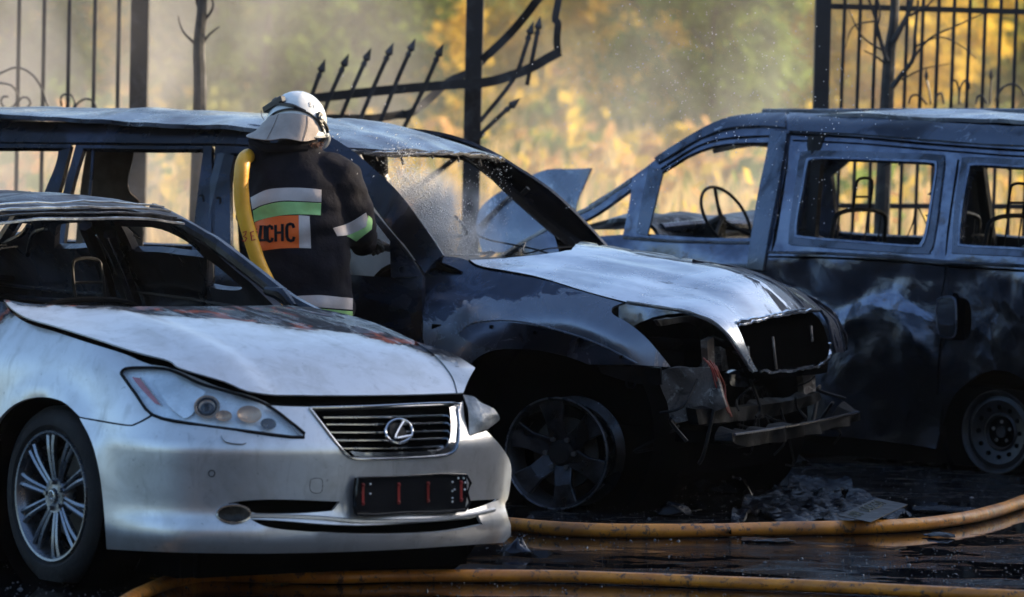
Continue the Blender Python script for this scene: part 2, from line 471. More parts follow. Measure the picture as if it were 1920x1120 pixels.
TR = [('gold', 60, 88, .62, .3, 'golden leafy tree behind the left fence bars'),
 ('olive', 330, 112, 1.0, 1.2, 'hazy olive tree right of the thick left fence post'),
 ('green', 590, 96, .85, 2.2, 'dense green tree above the helmet of the firefighter'),
 ('gold', 745, 104, .75, 3.9, 'bright yellow tree just left of the middle fence post'),
 ('gold', 1010, 120, .8, .9, 'pale yellow tree far off right of the middle fence post'),
 ('gold', 1110, 170, .9, 5.0, 'small yellow tree far off above the bent fence rail'),
 ('green', 1290, 118, .85, 4.4, 'dark green tree far behind the van, left of the orange leaves'),
 ('gold', 1400, 92, .68, 2.0, 'golden tree above the front roof edge of the van'),
 ('olive', 1490, 100, .8, 3.3, 'olive tree just left of the right fence post'),
 ('gold', 1660, 90, .8, 1.7, 'golden tree behind the bare charred tree'),
 ('gold', 1800, 110, .95, .6, 'yellow tree behind the right fence bars'),
 ('olive', 1925, 95, .8, 2.9, 'olive tree at the right edge behind the fence bars'),
 ('green', 180, 125, 1.0, 5.5, 'green tree in the smoke behind the left fence'),
 ('green', -130, 105, .9, .8, 'green tree beyond the left edge of the fence'),
 ('gold', 2080, 120, 1., 4.8, 'yellow tree beyond the right edge of the fence'),
 ('olive', 860, 175, 1.2, 2.5, 'grey green tree far off behind the middle fence post'),
 ('green', 500, 84, .62, 3.3, 'green tree left of the first spear tip above the helmet'),
 ('green', 655, 90, .7, .4, 'green tree above the row of spear tips'),
 ('green', 1340, 84, .62, 1.9, 'green tree beyond the windscreen edge of the van'),
 ('gold', 1215, 100, .75, 2.7, 'golden tree in the middle distance above the bent bonnet'),
 ('green', 25, 84, .6, 2.2, 'green tree behind the leftmost fence bars'),
 ('green', 455, 190, 1.3, 1.0, 'tall green tree far off between the charred trunk and the helmet')]
for a in TR: plant(*a)
def bush(px, Y, w_, h_, m, label, seed):
    rng = random.Random(seed); vs, fs = crown_mesh(rng, 1500, w_, h_, 0, .10)
    p = onY(px, 300, Y); o = link('bush', vs, fs, m, None, False); o.location = (p.x, Y, terr(p.x, Y)-.05)
    tag(o, label, 'bush', 'bushes in the meadow')
for k, a in enumerate([(1000, 72, 1.0, 1.0, L_green, 'green bush in the meadow right of the middle fence post'),
 (1160, 85, 1.3, .9, L_olive, 'olive bush in the meadow above the curled van bonnet'),
 (1290, 62, .9, .8, L_rust, 'rusty bush in the meadow seen through the van cab window'),
 (1360, 75, 1.1, 1.1, L_gold, 'yellow bush behind the steering wheel of the van'),
 (690, 70, .8, .9, L_rust, 'rusty bush behind the row of spear tips'),
 (800, 95, 1.5, 1.3, L_gold, 'golden bush behind the last spear tip'),
 (420, 80, 1.2, 1.2, L_olive, 'olive bush between the charred trunk and the helmet'),
 (300, 66, .8, 1.0, L_rust, 'rusty bush right of the thick left post in the smoke'),
 (110, 75, 1.1, 1.3, L_green, 'green bush behind the scrolls of the left fence'),
 (1640, 70, .9, 1.1, L_gold, 'yellow bush seen through the side windows of the van'),
 (1850, 74, 1.0, 1.2, L_olive, 'olive bush behind the right end of the fence'),
 (930, 120, 1.8, 1.8, L_gold, 'golden bush beside the middle post above the bent rail'),
 (1230, 130, 2.0, 1.9, L_gold, 'golden bush far off in the middle of the meadow'),
 (500, 60, .7, .8, L_green, 'green bush just behind the roof left of the helmet')]): bush(*a, seed=20+k)
# tall dry grass and weeds
def grass(name, m, n, seed, y0, y1, h0, h1, thr):
    rng = random.Random(seed); vs = []; fs = []
    while len(fs) < n:
        y = y0+(y1-y0)*rng.random()**1.4; x = rng.uniform(-.5, .5)*(y*.26+6)
        if nz((x, y, 3), .25)+.25*nz((x, y, 9), 1.1) < thr: continue
        z = terr(x, y); hh = rng.uniform(h0, h1)*(1+.4*nz((x,y,5), .35)); a = rng.uniform(0, 3.14); wd = (.012+.0004*y)*rng.uniform(.7,1.6)
        dx, dy = math.cos(a)*wd, math.sin(a)*wd; lx, ly = rng.gauss(0,.16)*hh, rng.gauss(0,.16)*hh
        b = len(vs); vs += [(x-dx, y-dy, z), (x+dx, y+dy, z), (x+dx*.9+lx*.4, y+dy*.9+ly*.4, z+hh*.55), (x-dx*.9+lx*.4, y-dy*.9+ly*.4, z+hh*.55), (x+lx, y+ly, z+hh)]
        fs.append((b, b+1, b+2, b+3)); fs.append((b+3, b+2, b+4))
    o = link(name, vs, fs, m, None, False); tag(o, kind='stuff'); return o
tag(grass('dry_grass', L_grass, 42000, 1, 31, 135, .35, .95, -.12), 'tall dry golden grass filling the meadow behind the fence', 'grass')
tag(grass('green_weeds', L_grassg, 16000, 2, 30, 120, .35, .9, .08), 'green weeds growing in patches through the dry meadow grass', 'weeds')
def weeds(name, m, n, seed, thr, off, label):
    rng = random.Random(seed); vs = []; fs = []
    while len(fs) < n:
        y = 30+105*rng.random()**1.2; x = rng.uniform(-.5, .5)*(y*.26+6); c = nz((x, y*.5, off), .45)+.5*nz((x, y*.6, off+4), 1.3)
        if c < thr: continue
        z = terr(x, y)+rng.random()**1.3*(.35+1.5*(c-thr)); s = (.03+.0012*y)*rng.uniform(.6,1.6)
        q = V((rng.gauss(0,1), rng.gauss(0,1), rng.gauss(0,1))).normalized(); r = q.orthogonal().normalized()*s; u = q.cross(r)*.7; p = V((x,y,z)); b = len(vs); vs += [p-r, p-u, p+r, p+u]; fs.append((b,b+1,b+2,b+3))
    tag(link(name, vs, fs, m, None, False), label, 'weeds', kind='stuff')
weeds('rusty_weeds', L_rust, 15000, 31, .12, 0, 'rusty orange weeds in clumps across the meadow')
weeds('yellow_weeds', L_gold, 22000, 32, .05, 20, 'bright yellow weeds in clumps across the meadow')
weeds('leafy_weeds', L_green, 12000, 33, .16, 40, 'green leafy weeds in clumps across the meadow')
# far wood closing the view
rng = random.Random(77); vs = []; fs = []
for k in range(15000):
    x = rng.uniform(-60, 60); y = 215+rng.uniform(-8, 8); top = 9+2.5*nz((x, 0, 0), .12)
    p = V((x, y, rng.random()**.8*top+1.6)); s = rng.uniform(.35, .8); q = V((rng.gauss(0,1), rng.gauss(0,1), rng.gauss(0,1))).normalized(); r = q.orthogonal().normalized()*s; u = q.cross(r)*.8
    b = len(vs); vs += [p-r, p-u, p+r, p+u]; fs.append((b, b+1, b+2, b+3))
tag(link('far_wood', vs, fs, m_leaf('far_leaves', (.18, .17, .03), (.72, .58, .12), .4, .09), None, False), 'distant hazy wood closing the far side of the meadow', 'wood', kind='stuff')
# ================================================================= FENCES
iron = simple('fence_iron', (.022, .022, .025), .42, .3, bump=.25, bs=90)
iron_b = burnt('scorched_iron', (.018, .018, .02), (.05, .05, .055), (.16, .15, .15), 5, .4, .3, .6, .55, .66)
FY = 27.4
def post(x0, x1, pyr, Y, label, m=iron, h=2.9):
    a = onY((x0+x1)/2, pyr, Y); w_ = (x1-x0)/FPX*Y
    mb = MB().box((0, 0, h/2), (w_, w_, h)).box((0, 0, h+.02), (w_+.03, w_+.03, .04)).box((0,0,.03), (w_*1.9, w_*1.9, .012))
    o = bevel(mb.build('fence_post', m, None, False), .008); o.location = (a.x, Y, 0); return tag(o, label, 'fence post', 'fence posts')
post(243, 277, 205, FY, 'thick dark steel fence post right of the left fence bars, in the smoke', iron_b)
post(870, 903, 205, FY, 'dark steel fence post in the middle, crossed by the collapsed rails', iron_b)
post(1525, 1555, 150, FY, 'dark steel fence post at the left end of the right fence')
def scroll(mb, c, r, s=1, turns=1.6, M=None, rad=.0065):
    pts = []
    for k in range(26):
        t = k/25; a = -math.pi/2+s*turns*2*math.pi*t; q = r*(1-.78*t); pts.append(V(c)+V((q*math.cos(a), 0, q*math.sin(a)))+V((0,0,r)))
    mb.tube(pts, rad, 5)
def arc(mb, pts, rad=.0065): mb.tube(spl(pts, 7), rad, 5)
lf = thing('iron_fence', 'standing wrought iron fence panel with scrollwork at the left edge', 'fence', loc=(0,0,0), group='fence panels')
for px in (-107, -60, -14, 33, 80, 127, 175, 220):
    a = onY(px, 205, FY); MB().bar(a*1, (a.x, FY, .12), .022).bar(a, (a.x, FY, 2.75), .022).build('bar', iron, lf, False)
a0 = onY(-140, 300, FY); a1 = onY(243, 300, FY)
MB().box(((a0.x+a1.x)/2, FY, .55), (a1.x-a0.x, .03, .04)).build('rail', iron, lf, False)
MB().box(((a0.x+a1.x)/2, FY, 2.6), (a1.x-a0.x, .03, .04)).build('rail', iron, lf, False)
mb = MB(); L = lambda *q: [onY(x, y, FY-.02) for x, y in q]
arc(mb, L((-60,160),(-5,140),(30,127),(60,140),(80,170),(90,200),(105,215)))
arc(mb, L((-10,155),(20,160),(33,180),(25,200),(10,203),(2,192),(6,182),(16,182)))
arc(mb, L((30,230),(33,200),(40,184),(52,184),(57,195),(50,202)))
arc(mb, L((116,200),(114,184),(122,177),(130,185),(126,195)))
arc(mb, L((133,215),(140,195),(136,182),(128,176)))
arc(mb, L((136,213),(145,195),(160,186),(174,190),(182,207)))
mb.build('scrollwork', iron, lf)
# right panel
rf = thing('iron_fence', 'standing black iron fence panel right of the van roof, in front of yellow trees', 'fence', loc=(0,0,0), group='fence panels')
for k in range(15):
    px = 1578+29.6*k*(1-.001*k); Y = FY+.03*k; a = onY(px-6, 150, Y); ln = .002
    MB().bar((a.x, Y, .12), (a.x+.03, Y, 2.75), .020).build('bar', iron, rf, False)
def railpx(x0, y0, x1, y1, h, nm='rail'):
    A = onY(x0, y0, FY); B = onY(x1, y1, FY+.42); MB().tube([A, B], h*.7071, n=4, flat=1.0).build(nm, iron, rf, False)
railpx(1555, 12, 2010, 25, .032); railpx(1545, 386, 2000, 388, .030); railpx(1545, 560, 2000, 562, .030)
mb = MB(); L = lambda *q: [onY(x, y, FY+.1) for x, y in q]
arc(mb, L((1704,195),(1708,182),(1716,178),(1726,182),(1738,196))); arc(mb, L((1745,196),(1742,172),(1737,150)))
arc(mb, L((1752,196),(1757,180),(1765,176),(1770,195))); arc(mb, L((1783,165),(1786,153),(1793,153),(1798,170),(1798,196)))
arc(mb, L((1799,196),(1800,168),(1808,152),(1816,155),(1818,168))); arc(mb, L((1830,196),(1833,182),(1842,180),(1850,195)))
arc(mb, L((1856,196),(1857,170),(1858,150))); arc(mb, L((1866,190),(1880,165),(1900,158),(1915,168),(1920,180)))
mb.build('scrollwork', iron, rf)
for (x, y) in ((1737,150),(1858,150)):
    p = onY(x, y, FY+.1); q = onY(x, y-22, FY+.1); MB().tube([p, p.lerp(q,.3), q], [.006,.014,.001], 6).build('spear_tip', iron, rf)
# ---- collapsed panel: bent rails and leaning spear bars
cp = thing('collapsed_fence_panel', 'collapsed iron fence panel, its bent rails and spear bars leaning across the middle post', 'fence', loc=(0,0,0), group='fence panels')
def bent(pts, w_, nm='rail', m=iron_b, flat=1.0, n=5, fy=FY):
    P = spl([onY(x, y, Y or fy) for x, y, Y in pts], n); return MB().tube(P, w_*.7071, 4, flat=flat, side=V((0,-1,0))).build(nm, m, cp, True, sharp=30)
bent([(560,188,27.0),(700,172,27.05),(800,163,27.1),(880,157,27.15)], .052)
bent([(878,158,27.15),(925,152,27.15),(985,132,27.2),(1030,108,27.2),(1050,97,27.2)], .054)
bent([(1046,100,27.2),(1044,75,27.2),(1046,45,27.2),(1041,35,27.2),(1047,0,27.2),(1050,-40,27.2)], .040)
bent([(1060,-60,26.9),(1008,0,26.9),(985,30,26.95),(950,70,27.0),(905,112,27.05)], .046)
bent([(908,110,27.75),(880,135,27.75),(840,155,27.7),(800,190,27.6),(770,212,27.5),(750,216,27.5)], .046)
bent([(755,214,27.5),(700,222,27.4),(620,222,27.3),(560,224,27.3)], .046)
bent([(905,250,27.3),(850,300,27.5),(780,352,27.7),(690,410,27.9)], .032)
SP = [((610,111),(588,170),(560,245)),((654,101),(615,190),(596,250)),((696,90),(660,170),(634,232)),((738,80),(700,165),(672,232)),
      ((779,72),(745,150),(712,232)),((831,82),(795,165),(752,250)),((1000,40),(985,90),(962,150),(900,228)),((1013,30),(1003,85),(988,160)),((976,184),(940,215),(890,262))]
for q in SP:
    P = [onY(x, y, 26.9) for x, y in q]; tip = P[0]; d = (P[1]-P[0]).normalized(); b = tip+d*.105
    pts = [b]+[p for p in P[1:]]
    MB().tube(spl(pts, 4), .017, 4, side=V((0,-1,0))).build('spear_bar', iron_b, cp, True, sharp=30)
    MB().tube([tip, tip+d*.065, tip+d*.08, tip+d*.092, tip+d*.11], [.001, .027, .011, .018, .018], 6, flat=.5, side=V((0,-1,0))).build('spear_tip', iron_b, cp, True, sharp=30)
# ================================================================= SMALL TREES
char = burnt('charred_bark', (.012, .011, .010), (.03, .026, .024), (.12, .10, .085), 9, 0, .5, .85, .5, .7, .8)
def stick(mb, pts, r0, r1, Y, n=6, k=5):
    P = spl([onY(x, y, Y) for x, y in pts], k); mb.tube([p+V((0, .02*nz(p, 5), 0)) for p in P], [r0+(r1-r0)*i/(len(P)-1) for i in range(len(P))], n); return mb
ct = thing('charred_tree', 'charred thin tree trunk with snapped twigs behind the roof, left of the firefighter', 'tree', loc=(0,0,0))
g = onY(369, 300, 26.6); 
mb = MB().tube(spl([(g.x,26.6,0),(g.x,26.6,.9),(g.x+.01,26.6,1.75),onY(373,90,26.6),onY(378,30,26.6),onY(381,-30,26.6),onY(384,-150,26.6)], 4), [.045-.0009*i for i in range(25)], 9)
mb.build('trunk', char, ct)
for q, a, b in (([(368,85),(358,75),(345,62),(337,45),(334,30)], .010, .003), ([(366,78),(367,62),(366,50)], .006, .002), ([(380,82),(390,68),(402,57),(412,50)], .009, .003), ([(384,38),(394,25),(400,10),(396,-5)], .009, .006), ([(374,18),(369,5),(368,-15)], .010, .006)):
    stick(MB(), q, a, b, 26.6).build('branch', char, ct)
bt = thing('bare_tree', 'leafless dark tree standing in front of the right fence, behind the van roof', 'tree', loc=(0,0,0))
g = onY(1655, 300, 26.9)
MB().tube(spl([(g.x,26.9,0),(g.x,26.9,.9),onY(1663,190,26.9),onY(1668,100,26.9),onY(1676,40,26.9),onY(1680,-60,26.9)], 5), [.052-.0012*i for i in range(26)], 9).build('trunk', char, bt)
for q, a, b in (([(1672,165),(1690,140),(1712,110),(1716,60),(1722,0)], .018, .008), ([(1664,115),(1652,80),(1640,30),(1625,-10)], .016, .006), ([(1674,80),(1690,50),(1705,20),(1714,-20)], .02, .01),
    ([(1660,120),(1640,105),(1620,95)], .007, .003), ([(1700,130),(1740,75),(1790,50),(1845,25)], .008, .003), ([(1640,40),(1600,50),(1585,90)], .006, .002), ([(1712,90),(1760,70),(1800,85),(1830,110)], .006, .002), ([(1690,150),(1730,130),(1780,120)], .006, .002),
    ([(1664,100),(1618,70),(1592,20)], .007, .003), ([(1705,30),(1740,10),(1760,-20)], .008, .004), ([(1655,90),(1645,60),(1650,20),(1640,-20)], .008, .004)):
    stick(MB(), q, a, b, 26.85).build('branch', char, bt)
# ================================================================= shared car materials
blk = simple('sooty_black', (.006,.006,.007), .6, 0, bump=.4, bs=25, spec=.15)
blk_gloss = simple('wet_black', (.010,.010,.012), .16, .3, bump=.12, bs=14)
chrome = simple('dull_chrome', (.40,.41,.43), .2, 1.0, var=.1)
rubber = simple('tyre_rubber', (.010,.010,.011), .7, bump=.3, bs=70, spec=.2)
alloy = simple('alloy', (.17,.18,.20), .28, .9, var=.15, bump=.05)
cavity = simple('cavity_shade_black', (.0012,.0012,.0014), .95); cavity.node_tree.nodes['Principled BSDF'].inputs['Specular IOR Level'].default_value = 0  # near-black colour for soot and for shade inside gaps, wells and holes
def glassy(name, tint=(.95,.98,1), a=.25, rough=.05):
    t = NT(name); out = t.t.nodes['Material Output']; tr = t.n('BsdfTransparent'); gl = t.n('BsdfGlossy'); mx = t.n('MixShader'); fr = t.n('LayerWeight'); fr.inputs[0].default_value = .35
    tr.inputs[0].default_value = (*tint, 1); gl.inputs['Roughness'].default_value = rough
    f = t.math('ADD', t.math('MULTIPLY', fr.outputs['Facing'], .22), a*.16)
    t.t.links.new(f, mx.inputs[0]); t.t.links.new(tr.outputs[0], mx.inputs[1]); t.t.links.new(gl.outputs[0], mx.inputs[2]); t.t.links.new(mx.outputs[0], out.inputs[0])
    return t.m
lens = glassy('clear_lens')
def surf_n(sf, u, v):
    e = 1e-3; a = V(sf.fn(u+e, v))-V(sf.fn(u-e, v)); b = V(sf.fn(u, v+e))-V(sf.fn(u, v-e)); n = a.cross(b).normalized()
    p = V(sf.fn(u, v)); return n if n.dot(sf.fr.l(CP)-p) > 0 else -n
def on(sf, px, py, off=0.0):
    u, v = sf.inv(px, py); return V(sf.fn(u, v))+surf_n(sf, u, v)*off
def trim(name, sf, pts, rad, m, parent, off=.0, n=6, flat=1.0, k=4, closed=False):
    P = [on(sf, x, y, off) for x, y in pts]
    if closed: P = P+[P[0]]
    return MB().tube(spl(P, k), rad, n, flat=flat).build(name, m, parent)
# ================================================================= SEDAN
E = Frame(78, 1100, R(-52))
sedan = thing('sedan', 'silver sedan with intact front end but burnt-out black cabin, nearest the camera', 'car', E)
_pl = spl([(-3.9,.06,0),(-3.2,.0,0),(-1.6,-.01,0),(-.8,0,0),(0,0,0),(.35,.015,0),(.55,.055,0),(.70,.14,0),(.80,.27,0),(.87,.45,0),(.915,.65,0),(.93,.88,0),(.915,1.11,0),(.87,1.31,0),(.80,1.49,0),(.70,1.62,0),(.55,1.705,0),(.35,1.745,0),(0,1.76,0),(-.8,1.76,0)], 8)
_pu = [0.0]
for a, b in zip(_pl, _pl[1:]): _pu.append(_pu[-1]+(b-a).length)
_u0 = _pu[4*8]     # u = 0 at the axle, near side
def plan(u):
    u += _u0
    import bisect
    i = max(1, min(len(_pu)-1, bisect.bisect_left(_pu, u))); k = (u-_pu[i-1])/(_pu[i]-_pu[i-1])
    p = _pl[i-1].lerp(_pl[i], k)
    def tn(j): j = max(1, min(len(_pl)-2, j)); return (_pl[j+1]-_pl[j-1]).normalized()
    t = tn(i-1).lerp(tn(i), k).normalized()
    return p, V((-t.y, t.x, 0))
_insf = [(.14,.06),(.20,.014),(.245,.0),(.28,.010),(.31,.024),(.40,.016),(.50,.004),(.545,0),(.556,.005),(.575,.016),(.65,.055),(.72,.10),(.80,.17),(.88,.26),(1.05,.5)]
_inss = [(.14,.05),(.24,.01),(.40,0),(.60,.0),(.72,.012),(.80,.03),(.88,.075),(.94,.12),(1.0,.18),(1.1,.3)]
def wfn(u, v):
    p, n = plan(u); k = sstep(.15, .75, u)*(1-sstep(2.6, 3.1, u)); o = smooth_tab(v, _inss)*(1-k)+smooth_tab(v, _insf)*k
    q = p+n*o
    # flared wheel arch lip
    d = math.hypot(q.x, v-.33)
    if u < 1: q = q-n*.022*math.exp(-((d-.37)/.045)**2)
    return V((q.x, q.y, v))
SW = Surf(E, wfn, (-1.2, 2.36), (.1, 1.05), 60)
_hp = [(-.7,1.03),(-.5,1.0),(-.2,.955),(.1,.915),(.4,.862),(.6,.81),(.72,.765),(.80,.725),(.86,.68)]
def hfn(x, y):
    q = (y-.88)/.78; z = smooth_tab(x, _hp)+.045*(1-q*q)*(1-sstep(.5,.85,x)*.9)
    z += .012*sstep(.5,.62,abs(q))*(1-sstep(.62,.9,abs(q)))      # crease along the bonnet
    z -= .05*sstep(.55, .85, x)*abs(q)**2
    z += .006*nz((x, y, 0), 2.2)
    return V((x, y, z))
SH = Surf(E, hfn, (-.8, .95), (-.05, 1.9), 50)
def m_paint():
    t = NT('silver_paint'); X = t.sep()
    fl = t.noise(900, 2); big = t.noise(3.0, 5, .6, .4); dirt = t.noise(60, 4, .75); wid = t.noise(7, 6, .65, .5)
    base = t.mix(fl, (.47,.47,.475), (.60,.595,.59))
    base = t.mix(t.ramp(wid, [(.45, 0.0), (.72, .55)]), base, (.30,.285,.26)); base = t.mix(t.ramp(t.noise(14, 7, .7, .5, stretch=(1,1,.25)), [(.56, 0.0), (.70, .45)]), base, (.22,.205,.19))
    sp = t.math('MULTIPLY', t.ramp(dirt, [(.655, 0.0), (.69, 1.0)]), t.ramp(wid, [(.38, .15), (.6, 1.0)]))
    base = t.mix(sp, base, (.05,.05,.05))
    # burnt paint on the rear of the bonnet, an edge of its own shape
    m = t.math('ADD', t.math('SUBTRACT', .21, X[0]), t.math('MULTIPLY', t.math('SUBTRACT', X[1], .6), .88))
    m = t.math('ADD', m, t.math('MULTIPLY', t.math('SUBTRACT', big, .5), .5))
    m = t.math('ADD', m, t.math('MULTIPLY', t.math('SUBTRACT', wid, .5), .22))
    up = t.ramp(X[2], [(.80, 0.0), (.84, 1.0)])
    yel = t.math('MULTIPLY', t.ramp(m, [(.10, 0.0), (.20, .75)]), up); so_ = t.math('MULTIPLY', t.ramp(m, [(.19, 0.0), (.225, 1.0)]), up)
    base = t.mix(yel, base, (.22,.19,.15))
    rust = t.mix(t.ramp(t.noise(5, 4, .6, .3, stretch=(1,1.3,1)), [(.56, 0.0), (.64, 1.0)]), (.008,.009,.013), (.22,.05,.025))
    rust = t.mix(t.ramp(wid, [(.54, 0.0), (.60, .5)]), rust, (.12,.13,.16))
    base = t.mix(so_, base, rust)
    rg = t.math('ADD', .27, t.math('MULTIPLY', wid, .16)); rg = t.mix(so_, rg, t.ramp(t.noise(6, 5, .65, .4, stretch=(.4,1.6,1)), [(.46, .10), (.52, .7)]))
    nb = t.bump(t.noise(160, 3), .04, .004); nb = t.bump(t.math('MULTIPLY', so_, t.noise(9, 5, .6, .6, stretch=(.35,1.8,1))), .7, .03, nb); nb = t.bump(t.noise(2.0, 3), .10, .02, nb)
    return t.P(col=base, rough=rg, metal=t.math('MULTIPLY', .68, t.math('SUBTRACT', 1.0, so_)), nrm=nb, coat=t.math('MULTIPLY', t.math('SUBTRACT', 1.0, so_), .35), coatr=.12, spec=t.math('SUBTRACT', .5, t.math('MULTIPLY', so_, .42)))
silver = m_paint()
nav = burnt('burnt_cabin_metal', (.012,.013,.018), (.035,.04,.055), (.10,.11,.13), 3.2, .45, .12, .5, .5, .72, .25)
hood = [(7,562,1),(60,570),(150,573),(300,575),(450,574),(540,573),(620,583),(700,605),(775,638,1),(815,668),(845,705),(856,737,1),(707,741),(494,738),(421,715),(338,690),(317,676),(256,660),(170,632),(102,611),(51,596),(20,577)]
sheet('hood', SH, hood, [], silver, sedan, .035, .005)
fend = [(-230,545,1),(-120,556),(-30,560),(7,567,1),(20,585),(51,606),(102,622),(165,643),(230,663),(268,679),(308,692,1),(265,690),(235,692),(227,701,1),(255,740),(284,777,1),(256,793),(236,796),(169,785),(149,781,1),(115,752),(70,745),(25,760),(-10,800),(-38,880),(-45,1010,1),(-230,1010,1)]
sheet('fender', SW, fend, [], silver, sedan, .035, .012)
bump_o = [(149,784,1),(169,788),(236,799),(257,796),(286,781,1),(354,796),(471,812),(571,823,1),(544,792),(499,760,1),(569,763),(700,762),(848,757),(868,752,1),(872,790),(882,817,1),(912,808,1),(940,838),(958,872),(956,915),(952,936,1),(947,949),(958,986,1),(958,1016,1),(880,1022),(700,1033),(500,1038),(330,1036),(200,1030,1),(195,960),(187,890),(172,830)]
g_hole = [(580,767,1),(700,764),(850,758,1),(859,800),(855,835),(832,853),(700,858),(660,857,1),(620,820)]
slot1 = [(425,944,1),(470,938),(540,937),(637,941,1),(623,958,1),(560,963),(480,963,1)]
slot1r = [(878,939,1),(936,936,1),(902,950),(878,957,1)]
slot2 = [(470,974,1),(520,976),(670,985),(857,974),(897,967,1),(905,984,1),(820,999),(689,1003),(560,996),(500,988)]
sheet('bumper', SW, bump_o, [g_hole, slot1, slot1r, slot2], silver, sedan, .03, .012)
# bent end of the far wing, standing off the bonnet
flap = [(778,640,1),(850,664),(891,690,1),(878,713),(869,736,1),(858,737,1),(848,705),(818,668)]
SH2 = Surf(E, lambda x, y: hfn(x, y)+V((0,0,.006+.05*sstep(1.4,1.7,y))), (-.5,.95), (.9,2.0), 40)
sheet('bent_wing_corner', SH2, flap, [], silver, sedan, .03, .006)
# crease line on the bonnet and gaps
# near-black sheets that put the shade into bonnet gap and intakes
SWi = Surf(E, lambda u, v: wfn(u, v)+plan(u)[1]*.045, (-1.2,2.36), (.1,1.05), 50)
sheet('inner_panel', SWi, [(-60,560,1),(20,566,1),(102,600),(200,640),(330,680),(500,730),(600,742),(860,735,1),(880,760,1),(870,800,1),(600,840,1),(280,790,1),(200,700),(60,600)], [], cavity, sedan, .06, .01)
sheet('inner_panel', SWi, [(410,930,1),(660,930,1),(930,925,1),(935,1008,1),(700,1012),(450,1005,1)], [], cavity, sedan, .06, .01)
MB().box((.20,.88,.36),(.75,1.2,.58)).box((-1.9,.88,.22),(2.9,1.66,.34)).box((.0,.80,.13),(1.1,1.15,.12)).box((-.55,.88,.72),(.25,1.5,.42)).build('engine_bay', cavity, sedan, False)  # solid dark blocks also stop light passing under and through the body
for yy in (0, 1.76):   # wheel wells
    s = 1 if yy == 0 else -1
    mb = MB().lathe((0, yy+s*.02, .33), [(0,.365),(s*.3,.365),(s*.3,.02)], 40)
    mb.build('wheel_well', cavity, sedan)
# headlight
hl = [(227,701,1),(235,692),(265,690),(308,692),(338,702),(370,718),(409,730),(455,743),(499,759),(542,790),(570,820,1),(471,810),(354,794),(286,778,1),(255,740)]
SWl = Surf(E, lambda u, v: wfn(u, v)-plan(u)[1]*.002, (-.2,2.2), (.4,1.0), 50)
hlo = sheet('headlight', SWl, hl, [], lens, sedan, .03, .004)
SWb = Surf(E, lambda u, v: wfn(u, v)+plan(u)[1]*(.026+.005*math.sin(u*9)), (-.2,2.2), (.4,1.0), 50)
refl = simple('headlight_reflector', (.86,.90,.92), .3, .1, var=.3, bump=.25, bs=18)
sheet('reflector', SWb, [(224,699,1),(235,688),(310,688),(411,726),(500,755),(575,822,1),(471,815),(354,799),(284,782,1)], [], refl, hlo, .03, .004)
trim('seal', SWl, hl_pts := [(p[0], p[1]) for p in hl], .006, blk, hlo, .001, 5, k=3, closed=True)
def bowl(px, py, r, name, m, depth=.03, ring=None, rin=None, sx=1.0):
    u, v = SWl.inv(px, py); c = V(SWl.fn(u, v)); n = surf_n(SWl, u, v)
    q = n.to_track_quat('Y', 'Z').to_matrix()
    mb = MB().lathe(c-n*.004, [(0,r),(-.006,r*.86),(-.014,r*.55),(-.018,.001)], 22, q @ Matrix.Diagonal((sx,1,1)))
    return mb.build(name, m, hlo), c, n, q
amb = simple('amber_reflector', (.55,.33,.18), .3, .3, var=.4)
_, c, n, q = bowl(388, 762, .046, 'projector_bowl', amb)
MB().lathe(c-n*.006, [(0,.035),(.006,.036),(.006,.030),(0,.029)], 22, q, True).build('projector_ring', blk_gloss, hlo)
MB().ball(c-n*.024, .026, 14, 9).build('projector_lens', blk_gloss, hlo)
bowl(468, 776, .034, 'main_bowl', amb, .04, sx=1.3); bowl(420, 779, .022, 'side_bowl', amb, .02, sx=1.3); bowl(504, 794, .022, 'indicator_bowl', blk_gloss, .02, sx=1.3)
red = simple('red_plastic', (.60,.10,.09), .3, 0, var=.2)
SWr = Surf(E, lambda u, v: wfn(u, v)+plan(u)[1]*.012, (-.2,2.2), (.4,1.0), 40)
sheet('side_marker', SWr, [(247,707,1),(262,709,1),(303,761,1),(290,756,1),(265,730)], [], red, hlo, .02, .004)
trim('chrome_strip', SWr, [(264,709),(285,735),(305,762)], .003, chrome, hlo, .004)
sheet('housing', SWr, [(285,712,1),(340,712),(385,735,1),(362,775),(345,785,1),(315,760)], [], refl, hlo, .03, .004)
# broken far headlight
P = lambda x, y, o=0: on(SW, x, y, o)
hl2 = thing('far_headlight', None, None); hl2.parent = sedan
hl2.name = 'broken_headlight'; hl2['label'] = 'smashed and melted headlight'
crk = simple('crazed_lens', (.30,.30,.29), .35, .2, var=.5, bump=.8, bs=22)
patch('shell', [[P(868,740,.0),P(880,750,.02),P(890,762,.03),P(908,778,.05)],[P(870,770,.02),P(884,778,.045),P(896,785,.05),P(916,790,.05)],[P(876,800,.01),P(888,800,.03),P(900,800,.03),P(922,797,.03)],[P(880,818,0),P(893,813,.01),P(905,808,.01),P(914,803,.0)]], crk, hl2, 4, 4, .006, disp=lambda p: .008*nz(p, 22))
